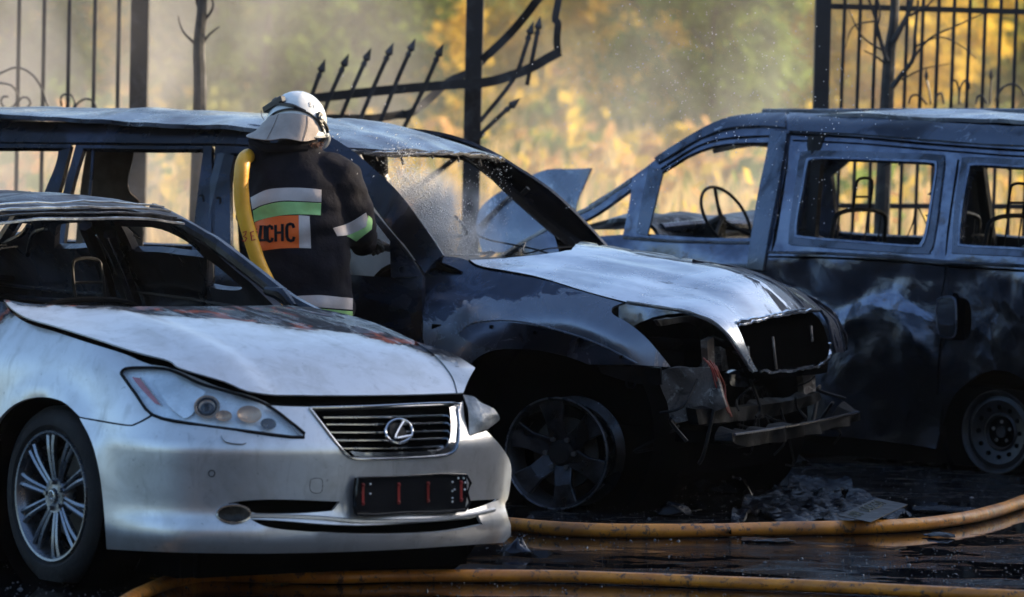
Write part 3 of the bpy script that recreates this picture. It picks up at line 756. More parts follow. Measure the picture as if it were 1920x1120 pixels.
# grille
gr = trim('grille_surround', SW, [(580,766),(700,763),(848,757),(857,770),(860,800),(857,832),(845,850),(800,857),(700,861),(660,859),(640,843),(612,808),(592,782)], .0045, chrome, sedan, .004, 6, k=3, closed=True)
SWg = Surf(E, lambda u, v: wfn(u, v)+plan(u)[1]*.022, (.3,2.6), (.3,.9), 50)
gt = bpy.data.objects.new('grille', None); COL.objects.link(gt); gt.parent = sedan
for a, b in (((606,783),(840,779)),((611,796),(841,793)),((618,811),(841,808)),((629,826),(839,822)),((642,841),(836,837))):
    mid = ((a[0]+b[0])/2, (a[1]+b[1])/2+1.5)
    trim('slat', SWg, [a, mid, b], .0052, chrome, gt, 0, 6, flat=.8)
SWg2 = Surf(E, lambda u, v: wfn(u, v)+plan(u)[1]*.05, (.3,2.6), (.3,.9), 50)
sheet('mesh', SWg2, [(570,755,1),(870,745,1),(870,860,1),(640,868,1)], [], cavity, gt, .06, .005)
sheet('side_frame', SW, [(843,764,1),(851,762,1),(858,800),(855,833),(835,851),(700,857),(665,855,1),(656,846,1),(700,849),(820,845),(841,830),(846,800)], [], chrome, gt, .02, .02)
# emblem: oval ring with a slanted L
em = bpy.data.objects.new('emblem', None); COL.objects.link(em); em.parent = sedan
ell = [(745+25*math.cos(t), 811+22*math.sin(t)) for t in [i*2*math.pi/20 for i in range(20)]]
trim('ring', SW, ell, .0052, chrome, em, .010, 6, k=2, closed=True)
trim('letter', SW, [(753,793),(745,805),(737,823),(744,824),(755,822),(767,820)], .0055, chrome, em, .012, 6, k=3)
MB().tube([on(SW,745,811,-.03), on(SW,745,811,.004)], .036, 18).build('badge_base', blk, em)
# number plate holder
_pa = on(SW, 672, 930, .008); _pb = on(SW, 872, 925, .012); _pn = V((_pb-_pa).y and ((_pb-_pa).y, -(_pb-_pa).x, 0)).normalized()
def SPL(o): return Surf(E, lambda u, v: V((_pa.x+(_pb.x-_pa.x)*u, _pa.y+(_pb.y-_pa.y)*u, v))+_pn*o, (-.3,1.3), (.2,.7), 20)
ph = sheet('plate_holder', SPL(.022), [(672,897,1),(700,894),(874,891,1),(876,925),(872,957,1),(760,962),(670,965,1),(668,930)], [], blk_gloss, sedan, .03, .02)
SPH = SPL(.025)
redp = simple('red_stripe', (.22,.008,.006), .4, var=.35)
for x, y0, y1 in ((681,906,948),(748,905,946),(803,903,943),(865,901,941)): sheet('red_stripe', SPH, [(x-2.2,y0,1),(x+2.2,y0,1),(x+2.2,y1,1),(x-2.2,y1,1)], [], redp, ph, .03, .002); MB().ball(on(SPH,x,y0+4,.001), .006, 8, 6).ball(on(SPH,x,y1-4,.001), .006, 8, 6).build('stripe_clip', redp, ph)
whd = simple('white_dot', (.7,.7,.68), .4)
mb = MB()
for x, y in ((694,908),(694,926),(859,897),(869,897),(848,904),(848,921),(848,934),(872,905),(848,941),(852,918),(871,918)): mb.ball(on(SPH,x,y,.001), .004, 6, 5)
mb.build('screw', whd, ph)
trim('rim', SPH, [(672,897),(760,894),(874,891),(876,925),(872,957),(760,962),(670,965),(668,930)], .006, blk_gloss, ph, 0, 6, k=2, closed=True)
# fog lamp, washer cover, parking sensor, tow hook cover
fg = trim('fog_lamp', SW, [(438+31*math.cos(i*.3142), 964+17*math.sin(i*.3142)) for i in range(20)], .006, chrome, sedan, .004, 6, k=2, closed=True)
sheet('lamp_glass', SW, [(438+29*math.cos(i*.52), 964+15*math.sin(i*.52)) for i in range(12)], [], simple('smoky_lens', (.02,.018,.014), .25, 0, var=.8, bump=.5, bs=40, spec=.25), fg, .02, .01, disp=lambda p: .011)
sheet('washer_cover', SW, [(414,818,1),(423,819),(456,824),(461,833,1),(450,835),(424,831)], [], silver, sedan, .02, .01, disp=lambda p: .012)
trim('parking_sensor', SW, [(397+6*math.cos(i*.628), 888+6*math.sin(i*.628)) for i in range(10)], .0014, blk, sedan, .001, 5, k=2, closed=True)
trim('tow_cover', SW, [(582,900),(590,897),(602,898),(605,905),(604,920),(598,925),(586,924),(581,916)], .0012, blk, sedan, .0, 5, k=2, closed=True)
trim('intake_bar', SW, [(468,967),(520,968),(600,972),(680,978),(800,976),(870,968),(925,957)], .010, silver, sedan, .004, 6, flat=.8)
mb = MB()
for q in ([(149,783),(169,786),(236,797),(256,794),(285,779)],): mb.tube(spl([on(SW,x,y,.0005) for x,y in q], 5), .0022, 5)
mb.build('panel_seam', blk, sedan)
# ---------------------------------------------------------------- wheels
def car_wheel(name, fr, c, R_t, R_r, width, kind, parent, m_rim, m_tyre, side=1, squash=0):
    """side=1: outer face towards -y"""
    t = bpy.data.objects.new(name, None); COL.objects.link(t); t.parent = parent; t.location = c
    s = side
    if m_tyre:
        pr = [(0+s*.015, R_r+.002),(s*.0, R_r+.02),(s*.0, R_t-.045),(s*.018, R_t-.012),(s*.04, R_t)]
        for k in range(4): y = .06+k*(width-.12)/3; pr += [(s*(y-.008), R_t), (s*(y-.008), R_t-.008), (s*(y), R_t-.008), (s*y, R_t)]
        pr += [(s*(width-.02), R_t-.01),(s*width, R_t-.05),(s*width, R_r)]
        mb = MB().lathe((0,0,0), pr, 56)
        for v in mb.v:
            if v.z < -R_t+squash: v.z = -R_t+squash+(v.z+R_t-squash)*.1; v.y -= s*.01
        mb.build('tyre', m_tyre, t)
    MB().lathe((0,0,0), [(s*.012,R_r+.004),(s*.002,R_r),(s*.004,R_r-.008),(s*.018,R_r-.018),(s*.05,R_r-.03),(s*(width-.04),R_r-.035),(s*(width-.02),R_r)], 60).build('rim', m_rim, t)
    if kind == 'ten':
        mb = MB()
        for k in range(10):
            a = k*math.pi/5+.2; Mx = Matrix.Rotation(a, 3, 'Y')
            for off in (-1, 1):
                P = [V((.055, s*.030, off*.008)), V((.11, s*.022, off*.010)), V((.17, s*.018, off*.013)), V((R_r-.012, s*.022, off*.019))]
                mb.tube([Mx @ p for p in spl(P, 4)], [.008+.0003*i for i in range(13)], 6, flat=.9, side=V((0,1,0)))
            P = [V((.05, s*.040, 0)), V((.12, s*.034, 0)), V((R_r-.012, s*.034, 0))]
            mb.tube([Mx @ p for p in spl(P, 3)], [.010,.010,.011,.012,.014,.016,.018], 6, flat=.5, side=V((0,1,0)))
        mb.build('spokes', m_rim, t)
        MB().lathe((0,0,0), [(s*.018,.0),(s*.020,.03),(s*.026,.045),(s*.022,.062),(s*.035,.072),(s*.07,.075)], 30).build('hub', m_rim, t)
        mb = MB()
        for k in range(5): a = k*2*math.pi/5+.5; mb.tube([V((.05*math.cos(a), s*.035, .05*math.sin(a))), V((.05*math.cos(a), s*.012, .05*math.sin(a)))], .009, 8)
        mb.build('wheel_nuts', m_rim, t)
        mb = MB().lathe((0,0,0), [(s*.010,.0),(s*.010,.026),(s*.018,.028)], 24); mb.build('centre_cap', simple('cap_grey', (.16,.17,.19), .3, .8), t)
        mb = MB(); mb.lathe((0,0,0), [(s*.008,.021),(s*.007,.018)], 20); mb.tube([V((.004,s*.006,.014)),V((-.006,s*.006,-.009)),V((.013,s*.006,-.008))], .0022, 5); mb.build('cap_mark', chrome, t)
    if kind == 'six':
        pol = m_rim
        for k in range(6):
            a = k*math.pi/3+.35; Mx = Matrix.Rotation(a, 3, 'Y'); ht = []
            w0, w1 = .045, .062
            vs = [Mx @ V(p) for p in ((.05,s*.05,-w0),(.05,s*.05,w0),(.14,s*.022,-.04),(.14,s*.022,.04),(R_r-.010,s*.014,-w1),(R_r-.010,s*.014,w1))]
            vs += [v+V((0,s*.03,0)) for v in vs]
            fs = [(0,1,3,2),(2,3,5,4),(6,8,9,7),(8,10,11,9),(0,2,8,6),(2,4,10,8),(1,7,9,3),(3,9,11,5)]
            bevel(link('spoke', vs, fs, pol, t, False), .006)
        MB().lathe((0,0,0), [(s*.035,.0),(s*.035,.045),(s*.05,.06),(s*.052,.085),(s*.1,.09)], 30).build('hub', blk, t)
        mb = MB()
        for k in range(6): a = k*math.pi/3; mb.tube([V((.068*math.cos(a), s*.028, .068*math.sin(a))), V((.068*math.cos(a), s*.06, .068*math.sin(a)))], .011, 7)
        mb.lathe((0,0,0), [(s*.051,.055),(s*.049,.082)], 24); mb.build('wheel_nuts', simple('burnt_nut', (.10,.095,.09), .45, .7), t)
    if kind == 'steel':
        MB().lathe((0,0,0), [(s*.03,R_r-.02),(s*.02,R_r-.045),(s*.03,R_r-.07),(s*.045,.095),(s*.035,.085),(s*.065,.07),(s*.068,.0)], 48).build('disc', m_rim, t)
        mb = MB()
        for k in range(12): 
            a = k*math.pi/6; c2 = V((.122*math.cos(a), s*.030, .122*math.sin(a))); mb.tube([c2+V((0,-s*.004,0)), c2+V((0,s*.01,0))], .011, 10)
        mb.build('vent_holes', cavity, t)
        mb = MB()
        for k in range(5): a = k*2*math.pi/5+.3; mb.tube([V((.05*math.cos(a), s*.050, .05*math.sin(a))), V((.05*math.cos(a), s*.07, .05*math.sin(a)))], .009, 6)
        mb.build('wheel_nuts', simple('steel_nut', (.22,.22,.22), .35, .8), t)
        MB().tube([(0,s*.045,0),(0,s*.07,0)], .028, 14).build('hub', m_rim, t)
    MB().lathe((0,0,0), [(s*.10,.0),(s*.10,.155),(s*.115,.155)], 30).build('brake_disc', simple('brake_disc', (.05,.048,.045), .5, .6), t)
    MB().lathe((0,0,0), [(s*.13,.0),(s*.13,R_r-.03)], 30).build('backplate', cavity, t)
    return t
car_wheel('front_wheel', E, (0,.025,.325), .325, .235, .22, 'ten', sedan, alloy, rubber, 1, .02)
car_wheel('front_wheel', E, (0,1.735,.325), .325, .235, .22, 'ten', sedan, alloy, rubber, -1, .02)
car_wheel('rear_wheel', E, (-2.77,.025,.325), .325, .235, .22, 'ten', sedan, alloy, rubber, 1, .02)
car_wheel('rear_wheel', E, (-2.77,1.735,.325), .325, .235, .22, 'ten', sedan, alloy, rubber, -1, .02)
# ---------------------------------------------------------------- burnt cabin
def rfn(x, y):
    q = (y-.88)/.62
    z = smooth_tab(x, [(-2.6,1.25),(-2.2,1.34),(-1.75,1.372),(-1.4,1.35),(-1.15,1.305),(-1.0,1.27)])-.055*abs(q)**2.4
    return V((x, y, z+.010*nz((x,y,0), 4)+.006*math.sin(x*22+3*y)))
SR = Surf(E, rfn, (-3,-.8), (.2,1.6), 30)
nav_r = burnt('burnt_roof_sheet', (.006,.007,.010), (.022,.026,.040), (.10,.11,.13), 5, .2, .25, .75, .5, .70, .6, .5, .2)
sheet('roof', SR, cn((-1.20,.22),(-1.20,1.39),(-2.35,1.42),(-2.35,.26)), [], nav_r, sedan, .05, .02, uv=True, disp=lambda p: .010*nz(p, 7))
strip = simple('bare_strip', (.45,.47,.52), .16, .85, var=.5, bump=.4, bs=12)
for k, (x, z, w_) in enumerate(((-1.02,1.285,.03),(-1.07,1.305,.02),(-1.115,1.325,.025),(-1.16,1.343,.018))):
    P = [V((x-.10*abs((y-.88)/.62)**2+.006*nz((x,y,3),9), y, z+.004+.006*nz((x,y,5),14)-.05*abs((y-.88)/.62)**2.4+.006*nz((x,y,0),6))) for y in [.22+.0675*i for i in range(17)]]
    MB().tube(P, w_*.5, 5, flat=.45).build('roof_strip', strip if k != 1 else nav, sedan)
apl = [E.at(285,392,y=1.36), E.at(330,414,y=1.40), E.at(400,455,y=1.44), E.at(480,515,y=1.48), E.at(545,565,y=1.50), E.at(600,595,y=1.52)]
MB().tube(spl(apl, 5), [.026]*10+[.03]*16, 8, flat=1.0).build('windscreen_pillar', nav, sedan)
MB().tube([E.at(500,545,y=1.46), E.at(530,552,y=1.47), E.at(552,575,y=1.47)], [.018,.028,.012], 8).build('pillar_bracket', nav, sedan)
MB().tube(spl([V((p.x,1.62-p.y,p.z)) for p in apl[:4]], 5), .028, 8).build('windscreen_pillar', nav, sedan)
# far side of the body with door windows
def ffn(x, z): return V((x, 1.70-.30*sstep(.88, 1.4, z)-.02*nz((x,0,z), 3), z))
SF = Surf(E, ffn, (-4,.2), (.1,1.5), 40)
far_o = cn((-330,440),(-200,400),(-60,385),(120,392),(300,405),(400,470),(470,528),(520,580),(560,640),(420,900),(-330,900))
w1 = [(102,466,1),(106,428),(120,420),(166,417,1),(178,464,1)]
w2 = [(228,424,1),(300,432),(352,456),(382,484,1),(330,477),(251,471,1)]
w3 = [(-80,416,1),(0,416),(58,420,1),(50,436),(20,446),(-80,446,1)]
w4 = [(388,487,1),(418,508),(455,540,1),(440,545),(386,540,1)]
sheet('far_side', SF, far_o, [w1, w2, w3, w4], nav, sedan, .05, .035, disp=lambda p: .012*nz(p, 6))
trim('door_bar', SF, [(385,470),(384,520),(378,575)], .010, nav, sedan, -.01)
for q in ([(170,415),(205,500),(225,590)],[(215,430),(245,510),(272,590)]): trim('centre_pillar', SF, q, .03, nav, sedan, .03, 6)
trim('pillar_edge', SF, [(200,422),(222,455),(240,497)], .004, strip, sedan, .065)
trim('pillar_edge', SF, [(222,428),(250,490),(272,545)], .003, strip, sedan, .065)
for q, r in (([(-40,522),(80,535),(205,550)],.008),([(-40,545),(90,560),(200,565)],.012),([(60,470),(70,430),(95,420)],.010),([(260,540),(360,555),(460,572)],.006),([(-20,450),(20,445),(50,430),(62,415)],.012)): trim('door_rib', SF, q, r, nav, sedan, .03)
# wires, dash and seat frames
mb = MB(); rng = random.Random(4)
for k in range(4):
    a = V((-1.0-rng.random()*.3, .3+rng.random()*1.1, 1.25)); MB().tube(spl([a, a+V((.02,rng.uniform(-.1,.1),-.04-.04*rng.random())), a+V((.03,rng.uniform(-.15,.15),-.02-rng.random()*.06))], 4), .004, 4).build('hanging_wire', blk, sedan)
def seat_frame(fr_parent, x, y, zb, w_, h_, lean=.22, m=blk, head=True, face=1):
    t = bpy.data.objects.new('seat_frame', None); COL.objects.link(t); t.parent = fr_parent
    o = V((x, y, zb)); L = lambda a, b: o+V((-face*b*lean, a, b))
    mb = MB(); mb.tube(spl([L(-w_/2,0),L(-w_/2,h_*.8),L(-w_/2+.06,h_),L(w_/2-.06,h_),L(w_/2,h_*.8),L(w_/2,0)], 5), .012, 7)
    mb.tube([L(-w_/2,h_*.35),L(w_/2,h_*.35)], .008, 6); mb.tube([L(-w_/2,h_*.65),L(w_/2,h_*.65)], .006, 6)
    for s in (-.18,-.06,.06,.18): mb.tube([L(s,0),L(s,h_)], .004, 4)
    mb.build('backrest_frame', m, t)
    MB().tube(spl([o+V((0,-w_/2,-.02)),o+V((face*.45,-w_/2,0)),o+V((face*.5,0,0)),o+V((face*.45,w_/2,0)),o+V((0,w_/2,-.02))], 4), .014, 6).box(o+V((face*.22,0,-.08)), (.42,w_*.8,.03)).build('seat_base', m, t)
    if head:
        MB().tube(spl([L(-.07,h_),L(-.07,h_+.12),L(-.05,h_+.17),L(.05,h_+.17),L(.07,h_+.12),L(.07,h_)], 4), .008, 6).tube([L(-.07,h_+.08),L(.07,h_+.08)], .006, 5).build('headrest_frame', m, t)
    return t
seat_frame(sedan, -1.55, .50, .45, .46, .40, head=False); seat_frame(sedan, -1.55, 1.26, .45, .46, .48)
patch('dashboard', [[V((x, y, z+.02*nz((x,y,z),8))) for y in (.2,.5,.8,1.1,1.5)] for x, z in ((-.55,.93),(-.75,.93),(-.9,.86),(-.95,.70))], blk, sedan, 4, 4, .02)
# rear and near side, outside the frame
sheet('body_side', SW, cn((-3.75,.22),(-3.15,.22),(-3.14,.45),(-3.02,.62),(-2.77,.70),(-2.52,.62),(-2.40,.45),(-2.39,.22),(-1.02,.22),(-1.02,.93),(-3.3,.96),(-3.75,.88)), [], nav, sedan, .07, .012, uv=True)
patch('boot', [[V((x, y, z-.04*abs((y-.88)/.8)**2)) for y in (.08,.4,.88,1.36,1.68)] for x, z in ((-2.9,1.0),(-3.3,.99),(-3.72,.93),(-3.86,.8),(-3.88,.4))], nav, sedan, 4, 4, .02)
for yy in (.18,1.58): MB().tube(spl([V((-2.35,yy+(.88-yy)*.25,1.33)),V((-2.7,yy+(.88-yy)*.1,1.16)),V((-3.0,yy,1.0))], 5), .03, 6).build('rear_pillar', nav, sedan)

def clutter(par, seed, n, x0, x1, y0, y1, z0, z1, mats):
    rng = random.Random(seed)
    for k in range(n):
        a = V((rng.uniform(x0,x1), rng.uniform(y0,y1), rng.uniform(z0,z1))); P = [a]
        for j in range(3): P.append(P[-1]+V((rng.gauss(0,.10), rng.gauss(0,.12), rng.gauss(-.01,.07))))
        MB().tube(spl(P,5), rng.uniform(.003,.009), 5).build('burnt_wire', rng.choice(mats), par)
def rubble(par, x0, x1, y0, y1, z, h, m, seed):
    g = [[V((x0+(x1-x0)*i/7, y0+(y1-y0)*j/7, z+h*nz((i*.7,j*.7,seed),1.1)+(0 if 0<i<7 and 0<j<7 else -.1))) for j in range(8)] for i in range(8)]
    patch('burnt_debris', g, m, par, 3, 3, .02, disp=lambda p: .02*nz(p, 11)+.01*nz(p, 27))
clutter(sedan, 5, 0, -1.8, -.8, .4, 1.5, .85, 1.1, [blk, nav])
rubble(sedan, -2.4, -.7, .2, 1.6, .72, .22, nav, 3)
# ================================================================= BURNT SUV
B = Frame(1030, 957, R(-25))
suv = thing('suv', 'burnt-out SUV with no glass, a pale wet bonnet and gaping front, beside the firefighter', 'car', B)
b_blue = burnt('burnt_blue_steel', (.014,.016,.024), (.06,.07,.10), (.24,.26,.30), 2.0, .6, .09, .38, .50, .64, .25, .5)
b_dark = burnt('burnt_dark_steel', (.006,.007,.010), (.026,.030,.046), (.16,.17,.20), 2.6, .5, .09, .42, .52, .70, .35, .5)
b_rust = burnt('burnt_rusty_steel', (.012,.008,.006), (.12,.095,.08), (.30,.27,.24), 6, .2, .4, .8, .46, .56, .6)
b_beam = burnt('burnt_beam', (.002,.002,.0025), (.004,.004,.004), (.018,.015,.013), 6, 0, .5, .8, .5, .68, .4, 1, .12)
b_roof = burnt('burnt_roof_steel', (.014,.017,.026), (.065,.077,.108), (.32,.34,.38), 3.4, .6, .10, .40, .48, .62, .35, .8)
_dt = [(.1,.03),(.5,0),(.95,0),(1.0,.010),(1.1,.035),(1.3,.10),(1.5,.19),(1.56,.235),(1.62,.31),(1.66,.42)]
def dent(p, a=.006): return a*nz(p, 3.1)+a*.5*nz(p, 9)
def sdfn(x, z): return V((x, smooth_tab(z, _dt)+.02*sstep(-.6,-.3,x), z))
SD = Surf(B, sdfn, (-4.3,-.2), (.1,1.66), 60)
_ft = [(.1,.03),(.5,.0),(.72,-.01),(.80,.0),(.88,.03),(.94,.07),(.99,.12),(1.05,.2),(1.1,.3)]
def fwfn(x, z):
    r = math.hypot(x, (z-.34)*1.05); y = smooth_tab(z, _ft)+.10*sstep(.25,.75,x)**1.6
    y -= .05*math.exp(-((r-.52)/.11)**2)
    return V((x, y, z))
SFW = Surf(B, fwfn, (-.95,.9), (.1,1.15), 50)
# profile of the bonnet: u runs from the cowl over the nose
_bp = spl([(-.75,1.03,0),(-.5,1.0,0),(-.2,.975,0),(.1,.94,0),(.35,.905,0),(.55,.875,0),(.68,.845,0),(.76,.80,0),(.80,.73,0),(.815,.64,0),(.80,.5,0)], 8)
_bu = [0.0]
for a, b in zip(_bp, _bp[1:]): _bu.append(_bu[-1]+(b-a).length)
import bisect
def bfn(u, y):
    i = max(1, min(len(_bu)-1, bisect.bisect_left(_bu, u))); k = (u-_bu[i-1])/(_bu[i]-_bu[i-1]); p = _bp[i-1].lerp(_bp[i], k)
    q = (y-.94)/.78; f = 1-sstep(.55,.8,p.x)*.85
    z = p.y+.095*(1-abs(q)**2.2)*f-.012*sstep(.35,.5,abs(q))*(1-sstep(.5,.8,abs(q)))*f; x = p.x-.11*abs(q)**3
    z += .052*sstep(.25,1.1,y)*(1-sstep(.38,.76,p.x))
    z += (.010*nz((x*1.2,y,0), 2.6)+.005*nz((x*2,y*4,0), 2.2)+.0025*nz((x*3,y*9,0), 2.5))*f
    return V((x, y, z))
SB = Surf(B, bfn, (0,1.9), (.02,1.67), 64)
def m_bonnet():
    t = NT('pale_bonnet_steel'); a = t.noise(2.2, 8, .6, .6, stretch=(1,.6,1)); b = t.noise(5, 9, .7, 1.0, stretch=(.5,1.4,1)); c = t.noise(40, 4, .7); X = t.sep()
    far = t.math('ADD', t.math('MULTIPLY', t.math('SUBTRACT', X[1], .76), .85), t.math('MULTIPLY', t.math('SUBTRACT', b, .5), .9))
    col = t.mix(t.ramp(a, [(.36, 0.0), (.55, 1.0)]), (.30,.32,.35), (.64,.66,.69))  # base lifted pale to add to the white sky reflection
    fm_ = t.ramp(far, [(.13, 0.0), (.17, 1.0)]); col = t.mix(fm_, col, (.012,.014,.022))
    col = t.mix(t.ramp(b, [(.61, 0.0), (.64, .85)]), col, (.05,.05,.06))
    col = t.mix(t.ramp(c, [(.72, 0.0), (.75, .8)]), col, (.04,.04,.045))
    nb = t.bump(t.noise(3.2, 4, .5, .5, stretch=(.6,2.2,1)), .22, .03); nb = t.bump(t.noise(150, 3), .08, .004, nb)
    rg = t.mix(fm_, t.ramp(a, [(.35, .20), (.65, .38)]), t.ramp(t.noise(4, 6, .6, .5, stretch=(.5,2.4,1)), [(.45, .08), (.52, .55)]))
    return t.P(col=col, rough=rg, metal=t.math('SUBTRACT', .75, t.math('MULTIPLY', fm_, .72)), nrm=nb, spec=t.math('SUBTRACT', .5, t.math('MULTIPLY', fm_, .38)))
bon = m_bonnet()
bonnet = [(880,488,1),(940,484),(1010,478),(1090,466),(1150,457),(1192,451,1),(1215,462),(1300,483),(1400,502),(1480,525),(1533,556),(1562,588),(1577,622),(1586,660,1),(1568,662,1),(1562,635),(1555,605),(1540,581,1),(1450,590),(1380,606,1),(1395,640),(1410,676),(1422,697,1),(1410,697,1),(1390,665),(1365,628),(1335,602),(1290,585),(1250,577),(1175,566),(1100,547),(1000,517),(905,500)]
hb = sheet('bonnet', SB, bonnet, [], bon, suv, .03, .012, disp=lambda p: .003*nz(p, 8))
fender = [(830,479,1),(855,481),(880,489),(905,503),(1000,520),(1100,550),(1170,568,1),(1149,577),(1150,590),(1178,606),(1208,630),(1233,658),(1258,689,1),(1180,684),(1105,684,1),(1060,668),(1000,656),(930,656),(885,680),(858,730),(846,790),(842,840,1),(794,840,1),(794,530,1),(800,505)]
def m_fender():
    t = NT('fender_steel'); X = t.sep(); a = t.noise(2.3, 9, .62, .8); b = t.noise(5.5, 9, .72, 1.2); c = t.noise(45, 4, .7)
    # bare pale steel below, flaking blue-black scale along the top and at the door
    h = t.math('ADD', t.math('MULTIPLY', t.math('SUBTRACT', .90, X[2]), 1.6), t.math('MULTIPLY', t.math('ADD', X[0], .35), .38)); h = t.math('ADD', h, t.math('MULTIPLY', t.math('SUBTRACT', a, .5), 1.1))
    top = t.ramp(h, [(.06, 0.0), (.068, 1.0)])
    col = t.mix(t.ramp(b, [(.42, 0.0), (.62, 1.0)]), (.035,.042,.065), (.065,.08,.12))
    col = t.mix(top, col, t.mix(t.ramp(a, [(.35, 0.0), (.7, 1.0)]), (.11,.125,.16), (.22,.24,.28)))
    low = t.ramp(X[2], [(.60, 1.0), (.68, 0.0)]); col = t.mix(t.math('MULTIPLY', low, t.ramp(t.math('ADD', t.math('MULTIPLY', X[0], -.6), b), [(.62, 0.0), (.7, .95)])), col, (.014,.013,.013))
    fr = t.math('MULTIPLY', t.ramp(X[0], [(.40, 0.0), (.5, 1.0)]), t.ramp(b, [(.48, 0.0), (.54, .7)])); col = t.mix(fr, col, (.25,.20,.175))
    col = t.mix(t.ramp(c, [(.70, 0.0), (.74, .7)]), col, (.02,.02,.025))
    nb = t.bump(top, .25, .006); nb = t.bump(b, .18, .01, nb); nb = t.bump(t.noise(1.6, 2), .2, .05, nb)
    return t.P(col=col, rough=t.ramp(b, [(.35, .13), (.65, .36)]), metal=.65, nrm=nb)
fm = m_fender()
fo = sheet('fender', SFW, fender, [], fm, suv, .03, .012, disp=dent)
arch = [(862,628,1),(885,611),(930,605),(980,607),(1040,620),(1120,646),(1192,682,1),(1105,683,1),(1062,667),(1000,655),(935,653),(890,646)]
fl = sheet('arch_flare', SFW, arch, [], b_blue, fo, .03, .01, disp=lambda p: .007)
trim('flare_lip', SFW, [(862,626),(885,608),(930,602),(980,604),(1040,617),(1120,643),(1195,682)], .0045, fm, fo, .006)
for x, y in ((923,614),(1005,623),(1087,637),(1166,669)): MB().box(on(SFW,x,y,.008), (.014,.012,.014)).build('clip_hole', cavity, fo, False)
MB().box(on(SFW,819,613,.0), (.045,.008,.022)).build('lamp_socket', cavity, fo, False)
trim('panel_seam', SFW, [(794,535),(794,640),(794,830)], .003, cavity, fo, .0)
trim('bonnet_gap', SFW, [(880,489),(905,502),(1000,519),(1100,549),(1172,568)], .005, cavity, fo, .0)
# body side: roof rail with pillars, doors with their empty windows
rail = [(-330,226,1),(0,228),(250,230),(480,234),(590,246),(650,275),(700,316),(748,362),(800,432),(830,478,1),(812,492),(796,512,1),(760,462),(702,388),(650,318),(605,284),(560,275),(400,270),(150,267),(-330,265,1)]
sheet('body_side', SD, rail, [], b_dark, suv, .035, .02, disp=dent, mirror=1.88)
fd = sheet('front_door', SD, [(404,274,1),(560,279),(602,289),(645,322),(698,394),(757,466),(792,517,1),(791,640),(790,760,1),(402,760,1)], [[(432,288,1),(585,293),(630,323),(685,393),(731,452,1),(733,521,1),(650,515),(432,505,1)]], b_dark, suv, .035, .03, disp=dent, mirror=1.88)
rd = sheet('rear_door', SD, [(142,272,1),(398,274,1),(396,520),(394,760,1),(40,760,1),(80,560),(100,440)], [[(156,278,1),(382,280,1),(368,390),(359,476,1),(118,468,1),(134,360)]], b_dark, suv, .035, .03, disp=dent, mirror=1.88)
sheet('quarter_panel', SD, [(-330,267,1),(133,270,1),(118,330),(92,440),(70,560),(30,760,1),(-330,760,1)], [[(-250,279,1),(104,277),(109,284),(104,310),(88,350),(70,400),(62,478,1),(-250,478,1)]], b_dark, suv, .035, .03, disp=dent)
sheet('quarter_panel', Surf(B, lambda x, z: V((x, 1.88-sdfn(x,z).y, z)), (-4.3,-.2), (.1,1.66), 10), cn((-4.0,.25),(-2.6,.25),(-2.6,1.02),(-4.0,1.02)), [], b_dark, suv, .06, .03, uv=True)
trim('window_bar', SD, [(171,274),(166,350),(152,474)], .009, b_dark, rd, -.02)
tri = sheet('mirror_base', SD, [(733,447,1),(745,455),(790,520,1),(735,522,1)], [[(750,502),(757,501),(760,506),(759,512),(752,513),(749,508)]], b_dark, suv, .02, .02, disp=lambda p: .012)
for q in ([(407,372),(413,372),(413,382)],[(375,368),(381,367),(382,378)]): trim('door_hinge', SD, q, .005, blk, fd if q[0][0] > 400 else rd, .004)
for z0, z1, x0, x1 in ((.16,.24,-3.1,-.55),): MB().box(((x0+x1)/2,.06,.2), (x1-x0,.14,.1)).box(((x0+x1)/2,1.82,.2), (x1-x0,.14,.1)).build('sill', b_dark, suv, False)
# thick inner pillars and far screen pillar
for s in (0, 1):
    P = [B.at(596,276,y=.27), B.at(648,306,y=.25), B.at(704,374,y=.2), B.at(764,447,y=.13), B.at(818,492,y=.10)]
    P = [p if s == 0 else V((p.x, 1.88-p.y, p.z)) for p in P]
    MB().tube(spl(P, 5), [.022+.0013*i for i in range(21)], 6, flat=.7).build('windscreen_pillar', b_dark, suv)
    P = [V((-1.72,.18,1.5)),V((-1.75,.1,1.2)),V((-1.77,.06,.95)),V((-1.78,.05,.3))]
    P = [p if s == 0 else V((p.x, 1.88-p.y, p.z)) for p in P]
    MB().tube(spl(P, 4), [.05+.002*i for i in range(13)], 6, flat=.6).build('centre_pillar', b_dark, suv)
mb = MB()
for x, y in ((935,318),(990,353)): 
    p = B.at(x, y, y=1.60); mb = MB().tube([p, p+V((-.03,0,-.03))], .012, 6); mb.build('pillar_clip', blk, suv)
def srf(x, y):
    q = (y-.94)/.68
    z = smooth_tab(x, [(-4.2,1.655),(-3.2,1.69),(-2.4,1.692),(-1.9,1.682),(-1.6,1.668),(-1.35,1.635),(-1.12,1.58),(-.95,1.52)])-.045*min(1,abs(q))**3
    z += .016*nz((x,y,0), 2.0)+.008*nz((x*1.6,y*.7,2), 4)-.02*math.exp(-((x+1.62+.1*y)/.07)**2)*(1-q*q)
    z += .006*math.sin(y*19+x*4)*sstep(-1.5,-1.2,x)*(1-q*q)
    return V((x, y, z))
SRF = Surf(B, srf, (-4.2,-.9), (.2,1.7), 40)
sheet('roof', SRF, [(-1.16,.25,1),(-1.05,.45),(-1.0,.94),(-1.0,1.4),(-1.03,1.64,1),(-4.15,1.64,1),(-4.15,.27,1)], [], b_roof, suv, .045, .02, uv=True, mirror=None)
mb = MB(); H = spl([V(srf(x, y))-V((0,0,.018)) for x, y in ((-1.16,.25),(-1.05,.45),(-1.0,.94),(-1.0,1.4),(-1.03,1.63))], 12)
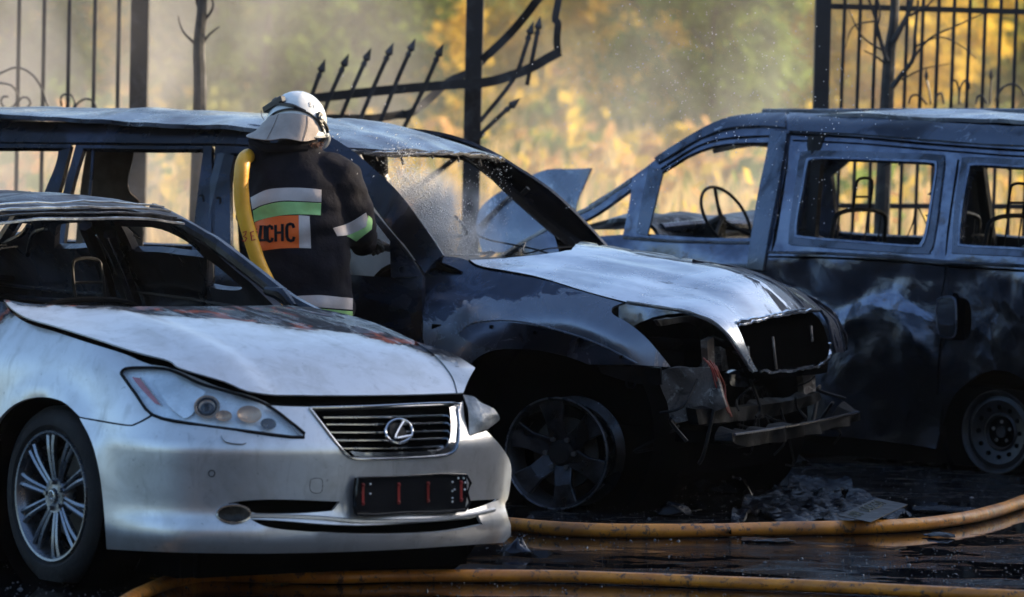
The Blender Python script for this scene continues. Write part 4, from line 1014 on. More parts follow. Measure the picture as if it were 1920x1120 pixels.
MB().tube([p+V((0,0,.010*nz(p, 14))) for p in H], .016, 6, flat=.7).build('header_rail', b_dark, suv)
MB().tube([p+V((.012,0,.006+.012*nz(p, 18))) for p in H], .005, 5).build('header_edge', strip, suv)
for k in range(7):
    p = H[int((k+.5)*len(H)/8)]; MB().tube([p, p+V((.01,.01,-.022-.012*(k%3)))], .006, 5).build('burnt_drip', blk, suv)
patch('dashboard', [[V((x-.1*abs((y-.94)/.8)**2, y, z+.02*nz((x,y,z),8))) for y in (.14,.5,.94,1.4,1.74)] for x, z in ((-.42,1.00),(-.62,1.035),(-.8,1.0),(-.9,.85))], cavity, suv, 5, 5, .02)
# hanging remains seen through the rear door
SQ = Surf(B, lambda x, z: V((x, 1.25+.05*math.sin(x*9)+.03*nz((x,1,z), 6), z)), (-4.6,-1.2), (.5,1.7), 30)
sheet('burnt_lining', SQ, [(164,268,1),(253,276,1),(247,305),(240,335),(243,360),(265,388),(268,480,1),(140,480,1),(150,360)], [], simple('scorched_cloth', (.13,.10,.08), .9, var=.35, bump=.4, bs=20), suv, .04, .01)
seat_frame(suv, -1.5, .5, .5, .5, .5, head=False); seat_frame(suv, -1.5, 1.38, .5, .5, .5)
seat_frame(suv, -2.5, .94, .5, 1.2, .45, head=False)
# ---------------------------------------------------------------- open front
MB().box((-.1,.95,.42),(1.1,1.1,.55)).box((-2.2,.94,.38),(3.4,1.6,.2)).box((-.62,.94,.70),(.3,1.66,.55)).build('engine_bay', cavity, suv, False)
MB().box((-3.9,.94,.55),(.35,1.7,.6)).build('rear_bumper', b_dark, suv, False)
for yy, s in ((0, 1), (1.88, -1)):
    for xx in (0, -2.79):
        MB().lathe((xx, yy+s*.04, .34), [(0,.47),(s*.42,.47),(s*.42,.02)], 40).build('wheel_well', cavity, suv)
SG = Surf(B, lambda u, y: bfn(u, y)-V((.09,0,0)), (.8,1.9), (.1,1.8), 40)
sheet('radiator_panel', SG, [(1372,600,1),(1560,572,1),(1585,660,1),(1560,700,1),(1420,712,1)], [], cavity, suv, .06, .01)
SGb = Surf(B, lambda u, y: bfn(u, y)-V((.07,0,0)), (.8,1.9), (.1,1.8), 40)
for q in ([(1449,632),(1452,660),(1456,692)],[(1521,612),(1523,640)],[(1402,650),(1404,668)]): trim('radiator_strut', SGb, q, .006, b_rust, suv, 0)
def melted(name, sf, pts, r, m, a=.008, f=30):
    P = spl([on(sf, x, y, .004) for x, y in pts], 8); P = [p+V((a*nz(p,f), a*nz(p,f,5), a*nz(p,f,9))) for p in P]
    MB().tube(P, [r*(1+.7*nz(p, f*1.3, 3)) for p in P], 5).build(name, m, suv)
melted('bonnet_edge', SB, [(1379,606),(1420,598),(1450,592),(1500,584),(1544,579)], .009, strip, .009, 34)
melted('bonnet_edge', SB, [(1385,612),(1430,601),(1470,592),(1520,584)], .006, strip, .010, 40)
melted('grille_lip', SG, [(1424,696),(1460,697),(1500,692),(1540,682),(1566,664),(1570,645)], .008, strip, .010, 26)
melted('bonnet_rim', SB, [(1175,567),(1250,578),(1290,586),(1335,603),(1365,629),(1390,666),(1411,697)], .006, bon, .003, 12)
melted('bonnet_rim', SB, [(1300,484),(1400,503),(1480,526),(1533,557),(1563,586),(1580,621),(1590,655)], .008, bon, .003, 12)
def plane_part(name, pts, m, th=.02, sp=.04, d=.01, par=None, **kw):
    """plate lying in a body plane x=, y= or z= const, outlined as seen"""
    k, c = list(kw.items())[0]
    if k == 'x': fn = lambda a, b: V((c+d*nz((a,b,c),9), a, b)); rng_ = ((-.2,2.1),(.0,1.7))
    elif k == 'y': fn = lambda a, b: V((a, c+d*nz((a,b,c),9), b)); rng_ = ((-4,3.6),(.0,1.7))
    sf = Surf(kw.get('fr', B), fn, *rng_, 30)
    return sheet(name, sf, pts, [], m, par or suv, sp, th)
plane_part('inner_wing', [(1120,684,1),(1238,690,1),(1240,722,1),(1185,718),(1128,700,1)], b_dark, .02, .03, y=.10)
plane_part('corner_panel', [(1224,702,1),(1262,690),(1342,690,1),(1347,716),(1362,764,1),(1300,786),(1268,793,1),(1240,765),(1226,735)], b_rust, .02, .025, .03, y=.22)
plane_part('lamp_bracket', [(1232,600,1),(1300,592,1),(1336,612),(1340,690,1),(1330,690,1),(1322,640),(1300,606),(1240,612,1)], b_beam, .02, .03, .02, x=.52)
plane_part('radiator_support', [(1326,640,1),(1338,632,1),(1341,694,1),(1328,696,1)], b_rust, .03, .03, .02, x=.60)
plane_part('radiator_support', [(1350,650,1),(1360,655,1),(1366,694,1),(1354,696,1)], b_rust, .03, .03, .02, x=.60)
plane_part('radiator_support', [(1505,700,1),(1528,697,1),(1530,742,1),(1508,745,1)], b_rust, .03, .03, .02, x=.62)
plane_part('crossmember', [(1305,768,1),(1400,762),(1480,752),(1536,735,1),(1541,750,1),(1482,774),(1400,788),(1310,796,1)], b_beam, .05, .025, .04, x=.66)
plane_part('bumper_beam', [(1372,812,1),(1480,800),(1612,772,1),(1614,788,1),(1505,818),(1405,838,1),(1378,832)], b_beam, .08, .03, .05, x=.84)
MB().tube([B.at(x,y,x=.86) for x,y in ((1378,815),(1440,806),(1500,796),(1560,784),(1611,773))], .006, 5).build('beam_edge', b_blue, suv)  # paler strip drawn in as the thin highlight along the beam
plane_part('bumper_beam', [(1150,795,1),(1372,814,1),(1378,834,1),(1160,822,1)], cavity, .05, .05, .02, y=.28)
plane_part('fan_shroud', [(1366,700,1),(1385,694),(1402,708),(1408,722,1),(1392,726),(1370,722)], b_blue, .02, .03, .02, x=.64)
MB().lathe(B.at(1182,718,y=.09), [(0,.026),(.012,.026),(.012,.017),(0,.017)], 18, None, True).build('tow_ring', b_dark, suv)
wire = simple('red_wire', (.20,.018,.014), .5, var=.4)
for k in range(5):
    o = k*4; P = [B.at(1318+o*1.6, 672+k*3, x=.66), B.at(1332+o, 690+k*2, x=.68), B.at(1342+o, 722, x=.68), B.at(1352+o*.6, 748, x=.69), B.at(1364+o*.5, 770+k*3, x=.70)]
    MB().tube(spl([p+V((0,.012*nz(p,20,k),.01*nz(p,25,k))) for p in P], 5), .0035, 5).build('wire', wire, suv)
rng = random.Random(12)
for k in range(26):
    a = B.at(rng.uniform(1260,1600), rng.uniform(700,830), x=rng.uniform(.55,.8)); b = a+V((rng.gauss(0,.04), rng.gauss(0,.07), -abs(rng.gauss(0,.09)))); c = b+V((rng.gauss(0,.05), rng.gauss(0,.06), -abs(rng.gauss(.02,.05))))
    MB().tube(spl([a,b,c],4), rng.uniform(.003,.010), 5).build('charred_hose' , rng.choice([blk, blk, b_beam]), suv)
rimb = burnt('burnt_alloy', (.007,.007,.009), (.035,.038,.046), (.28,.31,.38), 5, .7, .18, .5, .52, .66, .3)
sw_ = car_wheel('front_wheel', B, (.01,.035,.245), .26, .243, .22, 'six', suv, rimb, None, 1)
MB().lathe((0,0,0), [(0,.247),(-.008,.243),(0,.238),(.006,.243)], 60, None, True).build('rim_edge', simple('rim_edge', (.16,.17,.20), .3, .8), sw_)
car_wheel('front_wheel', B, (.01,1.845,.245), .26, .243, .22, 'six', suv, rimb, None, -1)
car_wheel('rear_wheel', B, (-2.79,.035,.245), .26, .243, .22, 'six', suv, rimb, None, 1)
car_wheel('rear_wheel', B, (-2.79,1.845,.245), .26, .243, .22, 'six', suv, rimb, None, -1)

clutter(suv, 8, 16, -1.6, -.7, .3, 1.6, .95, 1.15, [blk, b_dark])
rubble(suv, -3.2, -.8, .2, 1.7, .78, .25, b_dark, 5)
clutter(suv, 9, 10, .35, .5, .3, 1.2, .35, .6, [blk, b_beam])
for k in range(0):
    y = .45+.09*k; MB().tube([V((.69,y,.60)), V((.69,y+.01,.84))], .004, 4).build('radiator_fin', b_beam, suv)
# ================================================================= BURNT VAN
K = Frame(1858, 890, R(140))
van = thing('van', 'burnt-out panel van at the right, blue-grey scorched side with empty rounded windows, facing left', 'van', K)
v_side = burnt('burnt_van_side', (.012,.013,.017), (.060,.070,.100), (.20,.22,.26), 1.5, .5, .16, .55, .47, .67, .3, .6)
def m_van():
    t = NT('scorched_van_side_reflection'); X = t.sep(); a = t.noise(1.7, 9, .6, .9); b = t.noise(4.5, 10, .7, 1.4); c = t.noise(38, 5, .75); e = t.noise(9, 8, .7, .6)
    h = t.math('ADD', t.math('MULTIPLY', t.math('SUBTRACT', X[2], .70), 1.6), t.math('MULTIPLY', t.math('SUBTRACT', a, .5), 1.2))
    up = t.ramp(h, [(.03, 0.0), (.036, 1.0)])  # wavy split of sky-blue and dark ground reflection, put into the colour
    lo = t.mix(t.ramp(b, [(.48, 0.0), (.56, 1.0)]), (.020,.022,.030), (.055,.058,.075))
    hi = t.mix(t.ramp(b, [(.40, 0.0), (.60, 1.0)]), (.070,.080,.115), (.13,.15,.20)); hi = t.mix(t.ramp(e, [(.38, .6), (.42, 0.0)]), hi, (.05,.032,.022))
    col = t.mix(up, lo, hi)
    col = t.mix(t.math('MULTIPLY', t.ramp(e, [(.66, 0.0), (.67, 1.0)]), .7), col, (.16,.175,.20)); col = t.mix(t.ramp(t.noise(16, 9, .75, 1.5), [(.60, 0.0), (.615, .55)]), col, (.012,.011,.012))
    col = t.mix(t.ramp(c, [(.66, 0.0), (.70, .6)]), col, (.012,.012,.014))
    nb = t.bump(a, .30, .05); nb = t.bump(up, .2, .005, nb); nb = t.bump(b, .16, .010, nb); nb = t.bump(c, .08, .003, nb)
    return t.P(col=col, rough=t.ramp(b, [(.50, .07), (.64, .26)]), metal=.8, nrm=nb)
v_up = burnt('burnt_van_frame', (.016,.019,.028), (.070,.082,.115), (.28,.30,.33), 2.8, .6, .10, .42, .46, .67, .25, .7)
_vt = [(.1,.02),(.5,0),(.98,.0),(1.04,.012),(1.1,.03),(1.3,.085),(1.5,.15),(1.6,.185),(1.66,.22),(1.70,.27),(1.73,.36)]
def vfn(x, z):
    y = -smooth_tab(z, _vt)-.30*sstep(2.6,3.6,x)**2
    y -= .022*sstep(1.02,1.06,z)*(1-sstep(1.55,1.6,z))*0
    return V((x, y, z))
SV = Surf(K, vfn, (-1.2,3.7), (.1,1.73), 70)
def vdent(p):
    lo = 1-sstep(.95,1.08,p.z)
    a = .040*nz((p.x, 0, p.z*1.2), 2.0)+.026*abs(nz((p.x,3,p.z), 4.2))+.004*abs(nz((p.x,5,p.z), 9))+.004*nz(p, 13)
    b = .05*sstep(0,.18,nz((p.x, 7, p.z*.8), 1.9))
    return lo*(a-b*.6)+(1-lo)*.004*nz(p, 6)
van_o = [(1183,338,1),(1231,298),(1298,255),(1357,227),(1416,216),(1478,214),(1612,220),(1769,232),(1920,239),(2185,246,1),(2185,800,1),(1966,840,1),(1964,790),(1938,732),(1888,698),(1838,700),(1788,736),(1760,792),(1752,842,1),(1600,822),(1200,788,1),(900,720,1),(900,505,1),(962,466,1),(1010,438),(1054,412),(1108,388)]
van_w = [[(1062,430,1),(1119,400),(1184,354,1),(1178,392),(1168,440,1),(1085,446,1)],
 [(1231,328,1),(1266,306),(1289,292),(1335,275),(1382,268),(1448,267,1),(1442,306),(1426,362),(1408,447,1),(1312,446),(1206,438,1),(1215,390)],
 [(1526,301),(1580,300),(1680,304),(1745,307),(1756,315),(1750,360),(1738,430),(1729,456),(1714,461),(1610,453),(1508,444),(1497,435),(1500,400),(1510,350),(1517,311)],
 [(1830,312),(1900,315),(2000,321),(2060,330),(2056,400),(2040,466),(1990,471),(1900,465),(1812,460),(1803,450),(1808,390),(1820,325)],
 [(1764,563),(1790,558),(1810,566),(1815,600),(1810,634),(1790,638),(1766,632),(1760,598)]]
v_side = m_van()
v_band = burnt('scorched_band_steel', (.022,.026,.038), (.080,.095,.128), (.34,.36,.40), 3.2, .65, .10, .38, .46, .63, .2, .8)
v_pale = burnt('pale_scorched_steel', (.07,.08,.10), (.20,.22,.26), (.42,.44,.48), 3.0, .55, .15, .45, .42, .60, .3, .6)
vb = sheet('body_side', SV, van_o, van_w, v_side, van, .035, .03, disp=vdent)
SVm = Surf(K, lambda x, z: V((x, -1.79-vfn(x,z).y, z)), (-1.2,3.7), (.1,1.73), 30)
# far side from the same outline
_tmp = COL.objects['body_side.001'] if 'body_side.001' in COL.objects else vb
fv = [V((v.co.x, -1.79-v.co.y, v.co.z)) for v in vb.data.vertices]
ff = [tuple(reversed(p.vertices)) for p in vb.data.polygons]
link('body_side', fv, ff, b_dark, van)
# window frames, pillars and seams standing on the side
SVo = SV
def band(name, q, wpx, m, par, off=.012, th=.012):
    """flat band along a line, wpx wide"""
    P = [V(p) for p in q]; Lt, Rt = [], []
    for i, p in enumerate(P):
        t = (P[min(i+1,len(P)-1)]-P[max(i-1,0)]).normalized(); n = V((-t.y, t.x)); w_ = wpx[i] if isinstance(wpx, list) else wpx
        Lt.append(p+n*w_/2); Rt.append(p-n*w_/2)
    o = [(Lt[0].x, Lt[0].y, 1)]+[(p.x,p.y) for p in Lt[1:-1]]+[(Lt[-1].x,Lt[-1].y,1),(Rt[-1].x,Rt[-1].y,1)]+[(p.x,p.y) for p in Rt[-2:0:-1]]+[(Rt[0].x,Rt[0].y,1)]
    return sheet(name, SV, o, [], m, par, .03, th, disp=lambda p: off+.003*nz(p, 9))
band('door_pillar', [(1464,250),(1456,300),(1442,370),(1428,450),(1420,505)], [30,32,34,32,30], v_band, van, .022, .03)
band('door_frame', [(1206,440),(1219,380),(1233,318)], [22,26,28], v_band, van, .015)
band('roof_rail', [(1232,303),(1298,262),(1357,236),(1416,228),(1474,229)], [12,14,18,22,26], v_band, van, .014)
band('roof_rail', [(1480,232),(1612,238),(1769,250),(1920,258),(2150,262)], [32,32,32,34,34], v_band, van, .014)
trim('gutter', SV, [(1480,252),(1612,259),(1769,273),(1920,283),(2150,292)], .005, cavity, van, .006)
trim('gutter', SV, [(1488,264),(1612,270),(1769,283),(1920,294),(2150,303)], .004, cavity, van, .004)
trim('gutter', SV, [(1240,318),(1290,285),(1335,266),(1390,258),(1470,256)], .005, cavity, van, .004)
def ring(pts, wd, m, off, name='window_frame'):
    c = sum((V((p[0],p[1])) for p in pts), V((0,0)))/len(pts)
    out = []
    for p in pts:
        d = V((p[0],p[1]))-c; out.append((p[0]+wd*(1 if d.x>0 else -1)*min(1,abs(d.x)/60), p[1]+wd*(1 if d.y>0 else -1)*min(1,abs(d.y)/45)))
    inn = [(p[0],p[1]) for p in pts]
    return sheet(name, SV, out, [inn], m, van, .025, .012, disp=lambda p: off)
for i in (2, 3):
    ring(van_w[i], 16, v_up, .010)
    c = ring([(p[0],p[1]) for p in van_w[i]], 4, v_side, .016, 'window_lip')
trim('belt_groove', SV, [(1440,482),(1560,484),(1700,492),(1790,500),(1920,508),(2100,516)], .006, cavity, van, .002)
trim('belt_ridge', SV, [(1440,474),(1560,476),(1700,485),(1790,492),(1920,499),(2100,507)], .008, v_up, van, .002)
trim('belt_ridge', SV, [(1170,446),(1250,452),(1330,455),(1408,456)], .009, v_up, van, .004)
trim('door_seam', SV, [(1484,246),(1476,310),(1462,390),(1448,470),(1436,560),(1430,640)], .006, cavity, van, .0)
trim('door_seam', SV, [(1797,300),(1785,380),(1776,450),(1772,520),(1765,555)], .004, cavity, van, .002)
trim('door_seam', SV, [(1765,635),(1760,690),(1758,740)], .004, cavity, van, .002)
SVf = Surf(K, lambda x, z: vfn(x, z)+V((0,.02+.10*max(0,(.28-x))*0,0)), (-1.2,3.7), (.1,1.73), 50)
ffp = sheet('fuel_flap', SVf, [(1758,562),(1772,556),(1790,560),(1793,598),(1790,630),(1772,634),(1760,625),(1756,595)], [], v_side, van, .02, .012)
trim('flap_rim', SVf, [(1758,562),(1772,557),(1790,561),(1793,598),(1790,630),(1772,633),(1760,625),(1756,595)], .004, v_up, ffp, .002, closed=True)
MB().box(K.at(1790,598,y=-.06), (.16,.06,.26)).build('filler_recess', cavity, van, False)
# front end and bonnet bent upwards
trim('wing_edge', SV, [(1183,338),(1108,389),(1054,412),(1010,438),(962,466),(910,500)], .015, v_pale, van, -.005)
SX = Surf(K, lambda x, z: V((x, -.75-.35*(z-1)-.10*math.sin((x-2.6)*2.2)+.03*nz((x,0,z),5), z)), (1.6,4.2), (.7,1.6), 36)
bh = sheet('bonnet', SX, [(893,412),(905,385),(950,352),(1000,328),(1040,317),(1110,316,1),(1096,345),(1082,385),(1078,430),(1084,470,1),(985,474),(905,474,1),(896,440)], [], v_pale, van, .04, .012, label='crumpled bonnet bent upwards', disp=lambda p: .02*nz(p, 5))
MB().tube(spl([on(SX,x,y,.012) for x,y in ((900,425),(925,400),(955,372),(985,350),(1000,335))], 5), .02, 6, flat=.5).build('bonnet_fold', strip, bh)
patch('front_panel', [[V((x-.15*abs((y+.895)/.9)**2, y, z)) for y in (-.12,-.5,-.9,-1.3,-1.68)] for x, z in ((3.0,1.0),(3.25,.94),(3.4,.8),(3.42,.45))], b_dark, van, 4, 4, .02)
patch('scuttle', [[V((x-.1*abs((y+.895)/.8)**2, y, z+.03*nz((x,y,z),7))) for y in (-.10,-.5,-.9,-1.3,-1.70)] for x, z in ((3.0,.98),(2.75,1.03),(2.4,1.06))], v_side, van, 5, 5, .02)
ash = burnt('ash_covered', (.02,.02,.022), (.06,.06,.065), (.42,.43,.45), 3.4, .2, .35, .7, .5, .56, .6)
patch('dashboard', [[V((x-.05*abs((y+.895)/.8)**2, y, z+.05*nz((x,y,z),6))) for y in (-.12,-.3,-.5,-.7,-.9,-1.1,-1.3)] for x, z in ((2.75,1.12),(2.5,1.19),(2.28,1.15),(2.22,1.0),(2.25,.8))], ash, van, 5, 5, .02)
MB().tube(spl([V((2.24,-.2,1.12)),V((2.21,-.6,1.14)),V((2.22,-1.1,1.12)),V((2.24,-1.5,1.10))],5), .03, 8).build('dash_tube', v_up, van)
for s in (0, 1):
    P = [K.at(1345,240,y=-.25), K.at(1290,272,y=-.22), K.at(1222,318,y=-.16), K.at(1165,358,y=-.12), K.at(1110,392,y=-.10)]
    P = [p if s == 0 else V((p.x,-1.79-p.y,p.z)) for p in P]
    MB().tube(spl(P,5), .030, 7).build('windscreen_pillar', v_up if s == 0 else b_dark, van)
    P = [V((1.25,-.2,1.62)),V((1.22,-.12,1.2)),V((1.2,-.08,.9)),V((1.2,-.08,.3))]
    P = [p if s == 0 else V((p.x,-1.79-p.y,p.z)) for p in P]
    MB().tube(spl(P,4), .055, 6, flat=.6).build('centre_pillar', blk, van)
    P = [V((.1,-.2,1.6)),V((.1,-.12,1.2)),V((.1,-.08,.9)),V((.1,-.08,.3))]
    P = [p if s == 0 else V((p.x,-1.79-p.y,p.z)) for p in P]
    if s: MB().tube(spl(P,4), .07, 6, flat=.6).build('rear_pillar', blk, van)
def vrf(x, y):
    q = (y+.895)/.66
    z = smooth_tab(x, [(-1,1.725),(0,1.735),(.8,1.742),(1.3,1.735),(1.6,1.695),(1.85,1.62),(2.05,1.53)])-.035*abs(q)**3
    rb = .010*math.sin(max(-1,min(1,q*1.3))*math.pi*2.2)*sstep(1.3,1.0,x)
    return V((x, y, z+rb*.8+.02*nz((x*1.2,y*1.6,0),1.9)+.006*nz((x,y,0),6)))
SVR = Surf(K, vrf, (-1,2.1), (-1.7,-.1), 30)
sheet('roof', SVR, cn((2.0,-.32),(2.0,-1.47),(-.95,-1.53),(-.95,-.26)), [], v_pale, van, .045, .02, uv=True)
rr = [V((2.2,-1.0,1.738)),V((1.6,-1.02,1.75)),V((.9,-1.05,1.765)),(V((.2,-1.1,1.775))),V((-.9,-1.15,1.78))]
MB().tube(spl(rr,5), .014, 5, flat=1.3).build('roof_bar', v_up, van)
for a, b in zip(rr[1:], rr[2:]): MB().bar(a.lerp(b,.5), a.lerp(b,.5)-V((0,0,.06)), .02).build('bar_foot', blk, van, False)
# steering wheel
c = K.at(1361, 408, y=-.48); stw = bpy.data.objects.new('steering_wheel', None); COL.objects.link(stw); stw.parent = van
ax = V((-.86, 0, .50)).normalized(); qm = ax.to_track_quat('Y','Z').to_matrix(); RW = .180
sf_ = .78
MB().lathe(c, [(.009*math.sin(a), RW+.009*math.cos(a)) for a in [i*math.pi/4 for i in range(8)]], 40, qm, True).build('rim', blk, stw)
for a in (95, 215, 325):
    e = c+qm @ V((RW*math.cos(R(a)), 0, RW*math.sin(R(a)))); MB().tube([c-ax*.03, c.lerp(e,.5)-ax*.02, e], [.014,.009,.010], 6).build('spoke', blk, stw)
MB().tube([c-ax*.02, c-ax*.10, c-ax*.4], [.03,.04,.035], 9).box(c-ax*.08-V((0,0,.05)), (.07,.09,.10)).build('column', blk, stw)
seat_frame(van, 1.22, -.45, .62, .46, .62, .12); seat_frame(van, 1.22, -1.3, .62, .46, .60, .12, head=False)
seat_frame(van, .28, -.45, .62, .46, .62, .12); seat_frame(van, .28, -1.1, .62, .6, .58, .12, head=False)
MB().box((1.0,-.895,.22),(3.6,1.62,.39)).box((2.6,-.895,.55),(.9,1.3,.6)).build('floor_pan', cavity, van, False)  # floor box carried down to the ground to block sunlit glare underneath
MB().box((-1.0,-.895,.6),(.06,1.66,.9)).build('tailgate', b_dark, van, False)
for xx in (0, 2.68):
    for yy, s in ((0, -1), (-1.79, 1)):
        MB().lathe((xx, yy+s*.035, .22), [(0,.335),(s*.3,.335),(s*.3,.02)], 36).build('wheel_well', cavity, van)
steel = burnt('burnt_steel_rim', (.005,.005,.006), (.016,.016,.019), (.07,.07,.08), 5, .4, .3, .6, .5, .7, .3)
for xx in (0, 2.68):
    for yy, s in ((-.03, -1), (-1.76, 1)):
        car_wheel('rear_wheel' if xx == 0 else 'front_wheel', K, (xx, yy, .205), .23, .202, .18, 'steel', van, steel, None, s)

clutter(van, 15, 30, -.6, 2.2, -1.5, -.2, .85, 1.12, [blk, b_dark])
rubble(van, -.8, 1.9, -1.7, -.1, .80, .28, b_dark, 7)
rng = random.Random(3)
for i in (2, 3):       # ragged remains of the rubber seal along the openings
    L = van_w[i]
    for k in range(26):
        a = V(L[k % len(L)][:2]).lerp(V(L[(k+1) % len(L)][:2]), rng.random()); c_ = sum((V(p[:2]) for p in L), V((0,0)))/len(L)
        if a.x > 1960: continue
        b = a+(c_-a).normalized()*rng.uniform(3,9)+V((rng.gauss(0,3), rng.gauss(0,2)))
        MB().tube([on(SV,a.x,a.y,-.01), on(SV,b.x,b.y,-.012)], [rng.uniform(.006,.012), .002], 5).build('seal_remnant', blk, van)
# ================================================================= FIREFIGHTER
cloth = simple('navy_cloth', (.009,.009,.014), .9, bump=.35, bs=60, spec=.12)
boot = simple('black_rubber', (.012,.012,.012), .5)
skin = simple('skin', (.45,.27,.20), .5, var=.08)
glove = simple('leather_glove', (.05,.04,.03), .8, bump=.3)
FD = 20.86
def pz(px, py, Y=FD): return onY(px, py, Y)
fo_ = onY(560, 500, FD)
ff_ = thing('person', 'firefighter in white helmet and dark jacket, back to camera, aiming a yellow hose', 'person', loc=(fo_.x, FD, 0))
OF = V((fo_.x, FD, 0))
def skinmesh(name, pts, edges, m, parent, root=0, sub=2):
    me = bpy.data.meshes.new(name); me.from_pydata([tuple(V(p[0])-OF) for p in pts], edges, []); o = bpy.data.objects.new(name, me); COL.objects.link(o); o.parent = parent
    md = o.modifiers.new('skin', 'SKIN'); md.use_smooth_shade = True
    sv = me.skin_vertices[0].data
    for i, p in enumerate(pts): sv[i].radius = (p[1], p[1] if len(p) < 3 else p[2]); sv[i].use_root = (i == root)
    s2 = o.modifiers.new('sub', 'SUBSURF'); s2.levels = sub; s2.render_levels = sub
    me.materials.append(m); return o
def fingers(mb, wrist, d, up, side, curl=1.0):
    """palm with four curled fingers and a thumb"""
    d = d.normalized(); side = side.normalized(); up = up.normalized()
    pl = wrist+d*.045
    mb.tube([wrist, wrist+d*.03, wrist+d*.085], [.028,.040,.040], 10, flat=.45, side=up)
    for k, (o, L) in enumerate(((-.030,.068),(-.010,.078),(.010,.074),(.030,.058))):
        b = wrist+d*.085+side*o; a1 = d*.8-up*.6*curl; a2 = d*.1-up*1.0*curl; a3 = -d*.7-up*.5*curl
        p1 = b+a1.normalized()*L*.42; p2 = p1+a2.normalized()*L*.34; p3 = p2+a3.normalized()*L*.3
        mb.tube(spl([b-d*.01, b, p1, p2, p3], 3), [.0115]*10+[.0095]*3, 7)
    b = wrist+d*.035-side*.034; mb.tube(spl([b, b-side*.028+d*.02-up*.015, b-side*.025+d*.045-up*.04], 3), [.013,.0125,.012,.012,.0115,.011,.010], 7)
X0 = OF.x
def q(dx, dy, z): return V((X0+dx, FD+dy, z))
# body: one continuous skinned surface
bp = [(q(.02,.02,.92),.15,.12),(q(.0,.0,1.12),.15,.12),(q(-.01,-.01,1.34),.16,.12),(q(-.005,.0,1.50),.07),(q(.0,.03,1.58),.058),(q(.01,.05,1.68),.085,.095),(q(.01,.05,1.76),.07),
      (q(.17,.0,1.44),.075),(q(.235,.06,1.20),.052),(q(.28,.30,1.14),.040),
      (q(-.18,.03,1.43),.075),(q(-.20,.16,1.20),.052),(q(.08,.38,1.16),.040),
      (q(.11,.03,.84),.095),(q(.13,.05,.48),.062),(q(.14,.0,.10),.045),(q(.14,.14,.05),.042),
      (q(-.08,.03,.84),.095),(q(-.12,-.02,.48),.062),(q(-.15,-.10,.10),.045),(q(-.16,.04,.05),.042)]
be = [(0,1),(1,2),(2,3),(3,4),(4,5),(5,6),(2,7),(7,8),(8,9),(2,10),(10,11),(11,12),(0,13),(13,14),(14,15),(15,16),(0,17),(17,18),(18,19),(19,20)]
body = skinmesh('body', bp, be, skin, ff_)
# trousers and boots
tr = MB()
def ell_loft(mb, rings, n=20):
    vs = []; fs = []
    for (c, rx, ry) in rings:
        for j in range(n):
            a = 2*math.pi*j/n; vs.append(V(c)+V((rx*math.cos(a), ry*math.sin(a), 0)))
    for i in range(len(rings)-1):
        for j in range(n): fs.append((i*n+j, i*n+(j+1)%n, (i+1)*n+(j+1)%n, (i+1)*n+j))
    fs.append(tuple(range(n-1,-1,-1))); fs.append(tuple((len(rings)-1)*n+j for j in range(n))); mb.add(vs, fs)
def cloth_obj(name, mb, m, parent, vox=.013, amp=.008, f=7, sm=6):
    for i in range(len(mb.v)): mb.v[i] = mb.v[i]-OF
    o = mb.build(name+'_src', m, None)
    md = o.modifiers.new('r', 'REMESH'); md.mode = 'VOXEL'; md.voxel_size = vox; md.use_smooth_shade = True
    s = o.modifiers.new('s', 'SMOOTH'); s.iterations = sm; s.factor = .6
    dg = bpy.context.evaluated_depsgraph_get(); me = bpy.data.meshes.new_from_object(o.evaluated_get(dg)); bpy.data.objects.remove(o)
    nn = [v.normal.copy() for v in me.vertices]
    for v, n in zip(me.vertices, nn):
        p = v.co; w_ = amp*(nz((p.x*1.2, p.y, p.z*2.2), f)+.5*nz(p, f*2.3)+.9*nz((p.x*.6+p.z, p.y, p.z*.8-p.x), f*.8, 3)); v.co = p+n*w_
    me.polygons.foreach_set('use_smooth', [True]*len(me.polygons)); me.update()
    o = bpy.data.objects.new(name, me); me.name = name; COL.objects.link(o); o.parent = parent; return o
ell_loft(tr, [(q(.0,.02,1.0),.18,.14),(q(.01,.02,.86),.20,.155),(q(.01,.02,.76),.20,.155)])
tr.tube(spl([q(.11,.03,.84), q(.13,.04,.48), q(.14,0,.16)], 5), [.115-.004*i for i in range(11)], 14)
tr.tube(spl([q(-.08,.03,.84), q(-.12,-.02,.48), q(-.15,-.10,.16)], 5), [.115-.004*i for i in range(11)], 14)
cloth_obj('trousers', tr, cloth, ff_, .016)
for a, b in ((q(.14,0,.24), q(.15,.17,.045)), (q(-.15,-.10,.24), q(-.17,.07,.045))):
    MB().tube(spl([a-OF, V((a.x,a.y,.10))-OF, (V((a.x,a.y,.055)).lerp(b,.4))-OF, b-OF], 5), [.062]*6+[.058]*5+[.052]*4+[.03], 12, flat=.9).build('boot', boot, ff_)
jk = MB()
ell_loft(jk, [(q(.045,.02,.80),.205,.155),(q(.045,.02,.84),.21,.16),(q(.04,.01,.95),.205,.155),(q(.025,.0,1.1),.205,.155),(q(.0,-.01,1.25),.212,.16),(q(-.01,-.015,1.36),.205,.155),(q(-.012,-.01,1.45),.185,.135),(q(-.005,.0,1.50),.145,.11),(q(-.0,.01,1.54),.10,.095),(q(-.005,.02,1.575),.085,.085),(q(-.005,.02,1.60),.083,.083)])
jk.tube(spl([q(.08,-.01,1.44), q(.15,.0,1.43), q(.195,.02,1.34), q(.235,.05,1.24), q(.255,.10,1.185), q(.265,.20,1.16), q(.27,.27,1.15)], 4), [.095,.098,.102,.105,.108,.108,.106,.104,.102,.10,.098,.096,.094,.091,.088,.085,.080,.075,.070,.068,.066,.064,.062,.060,.058], 16)
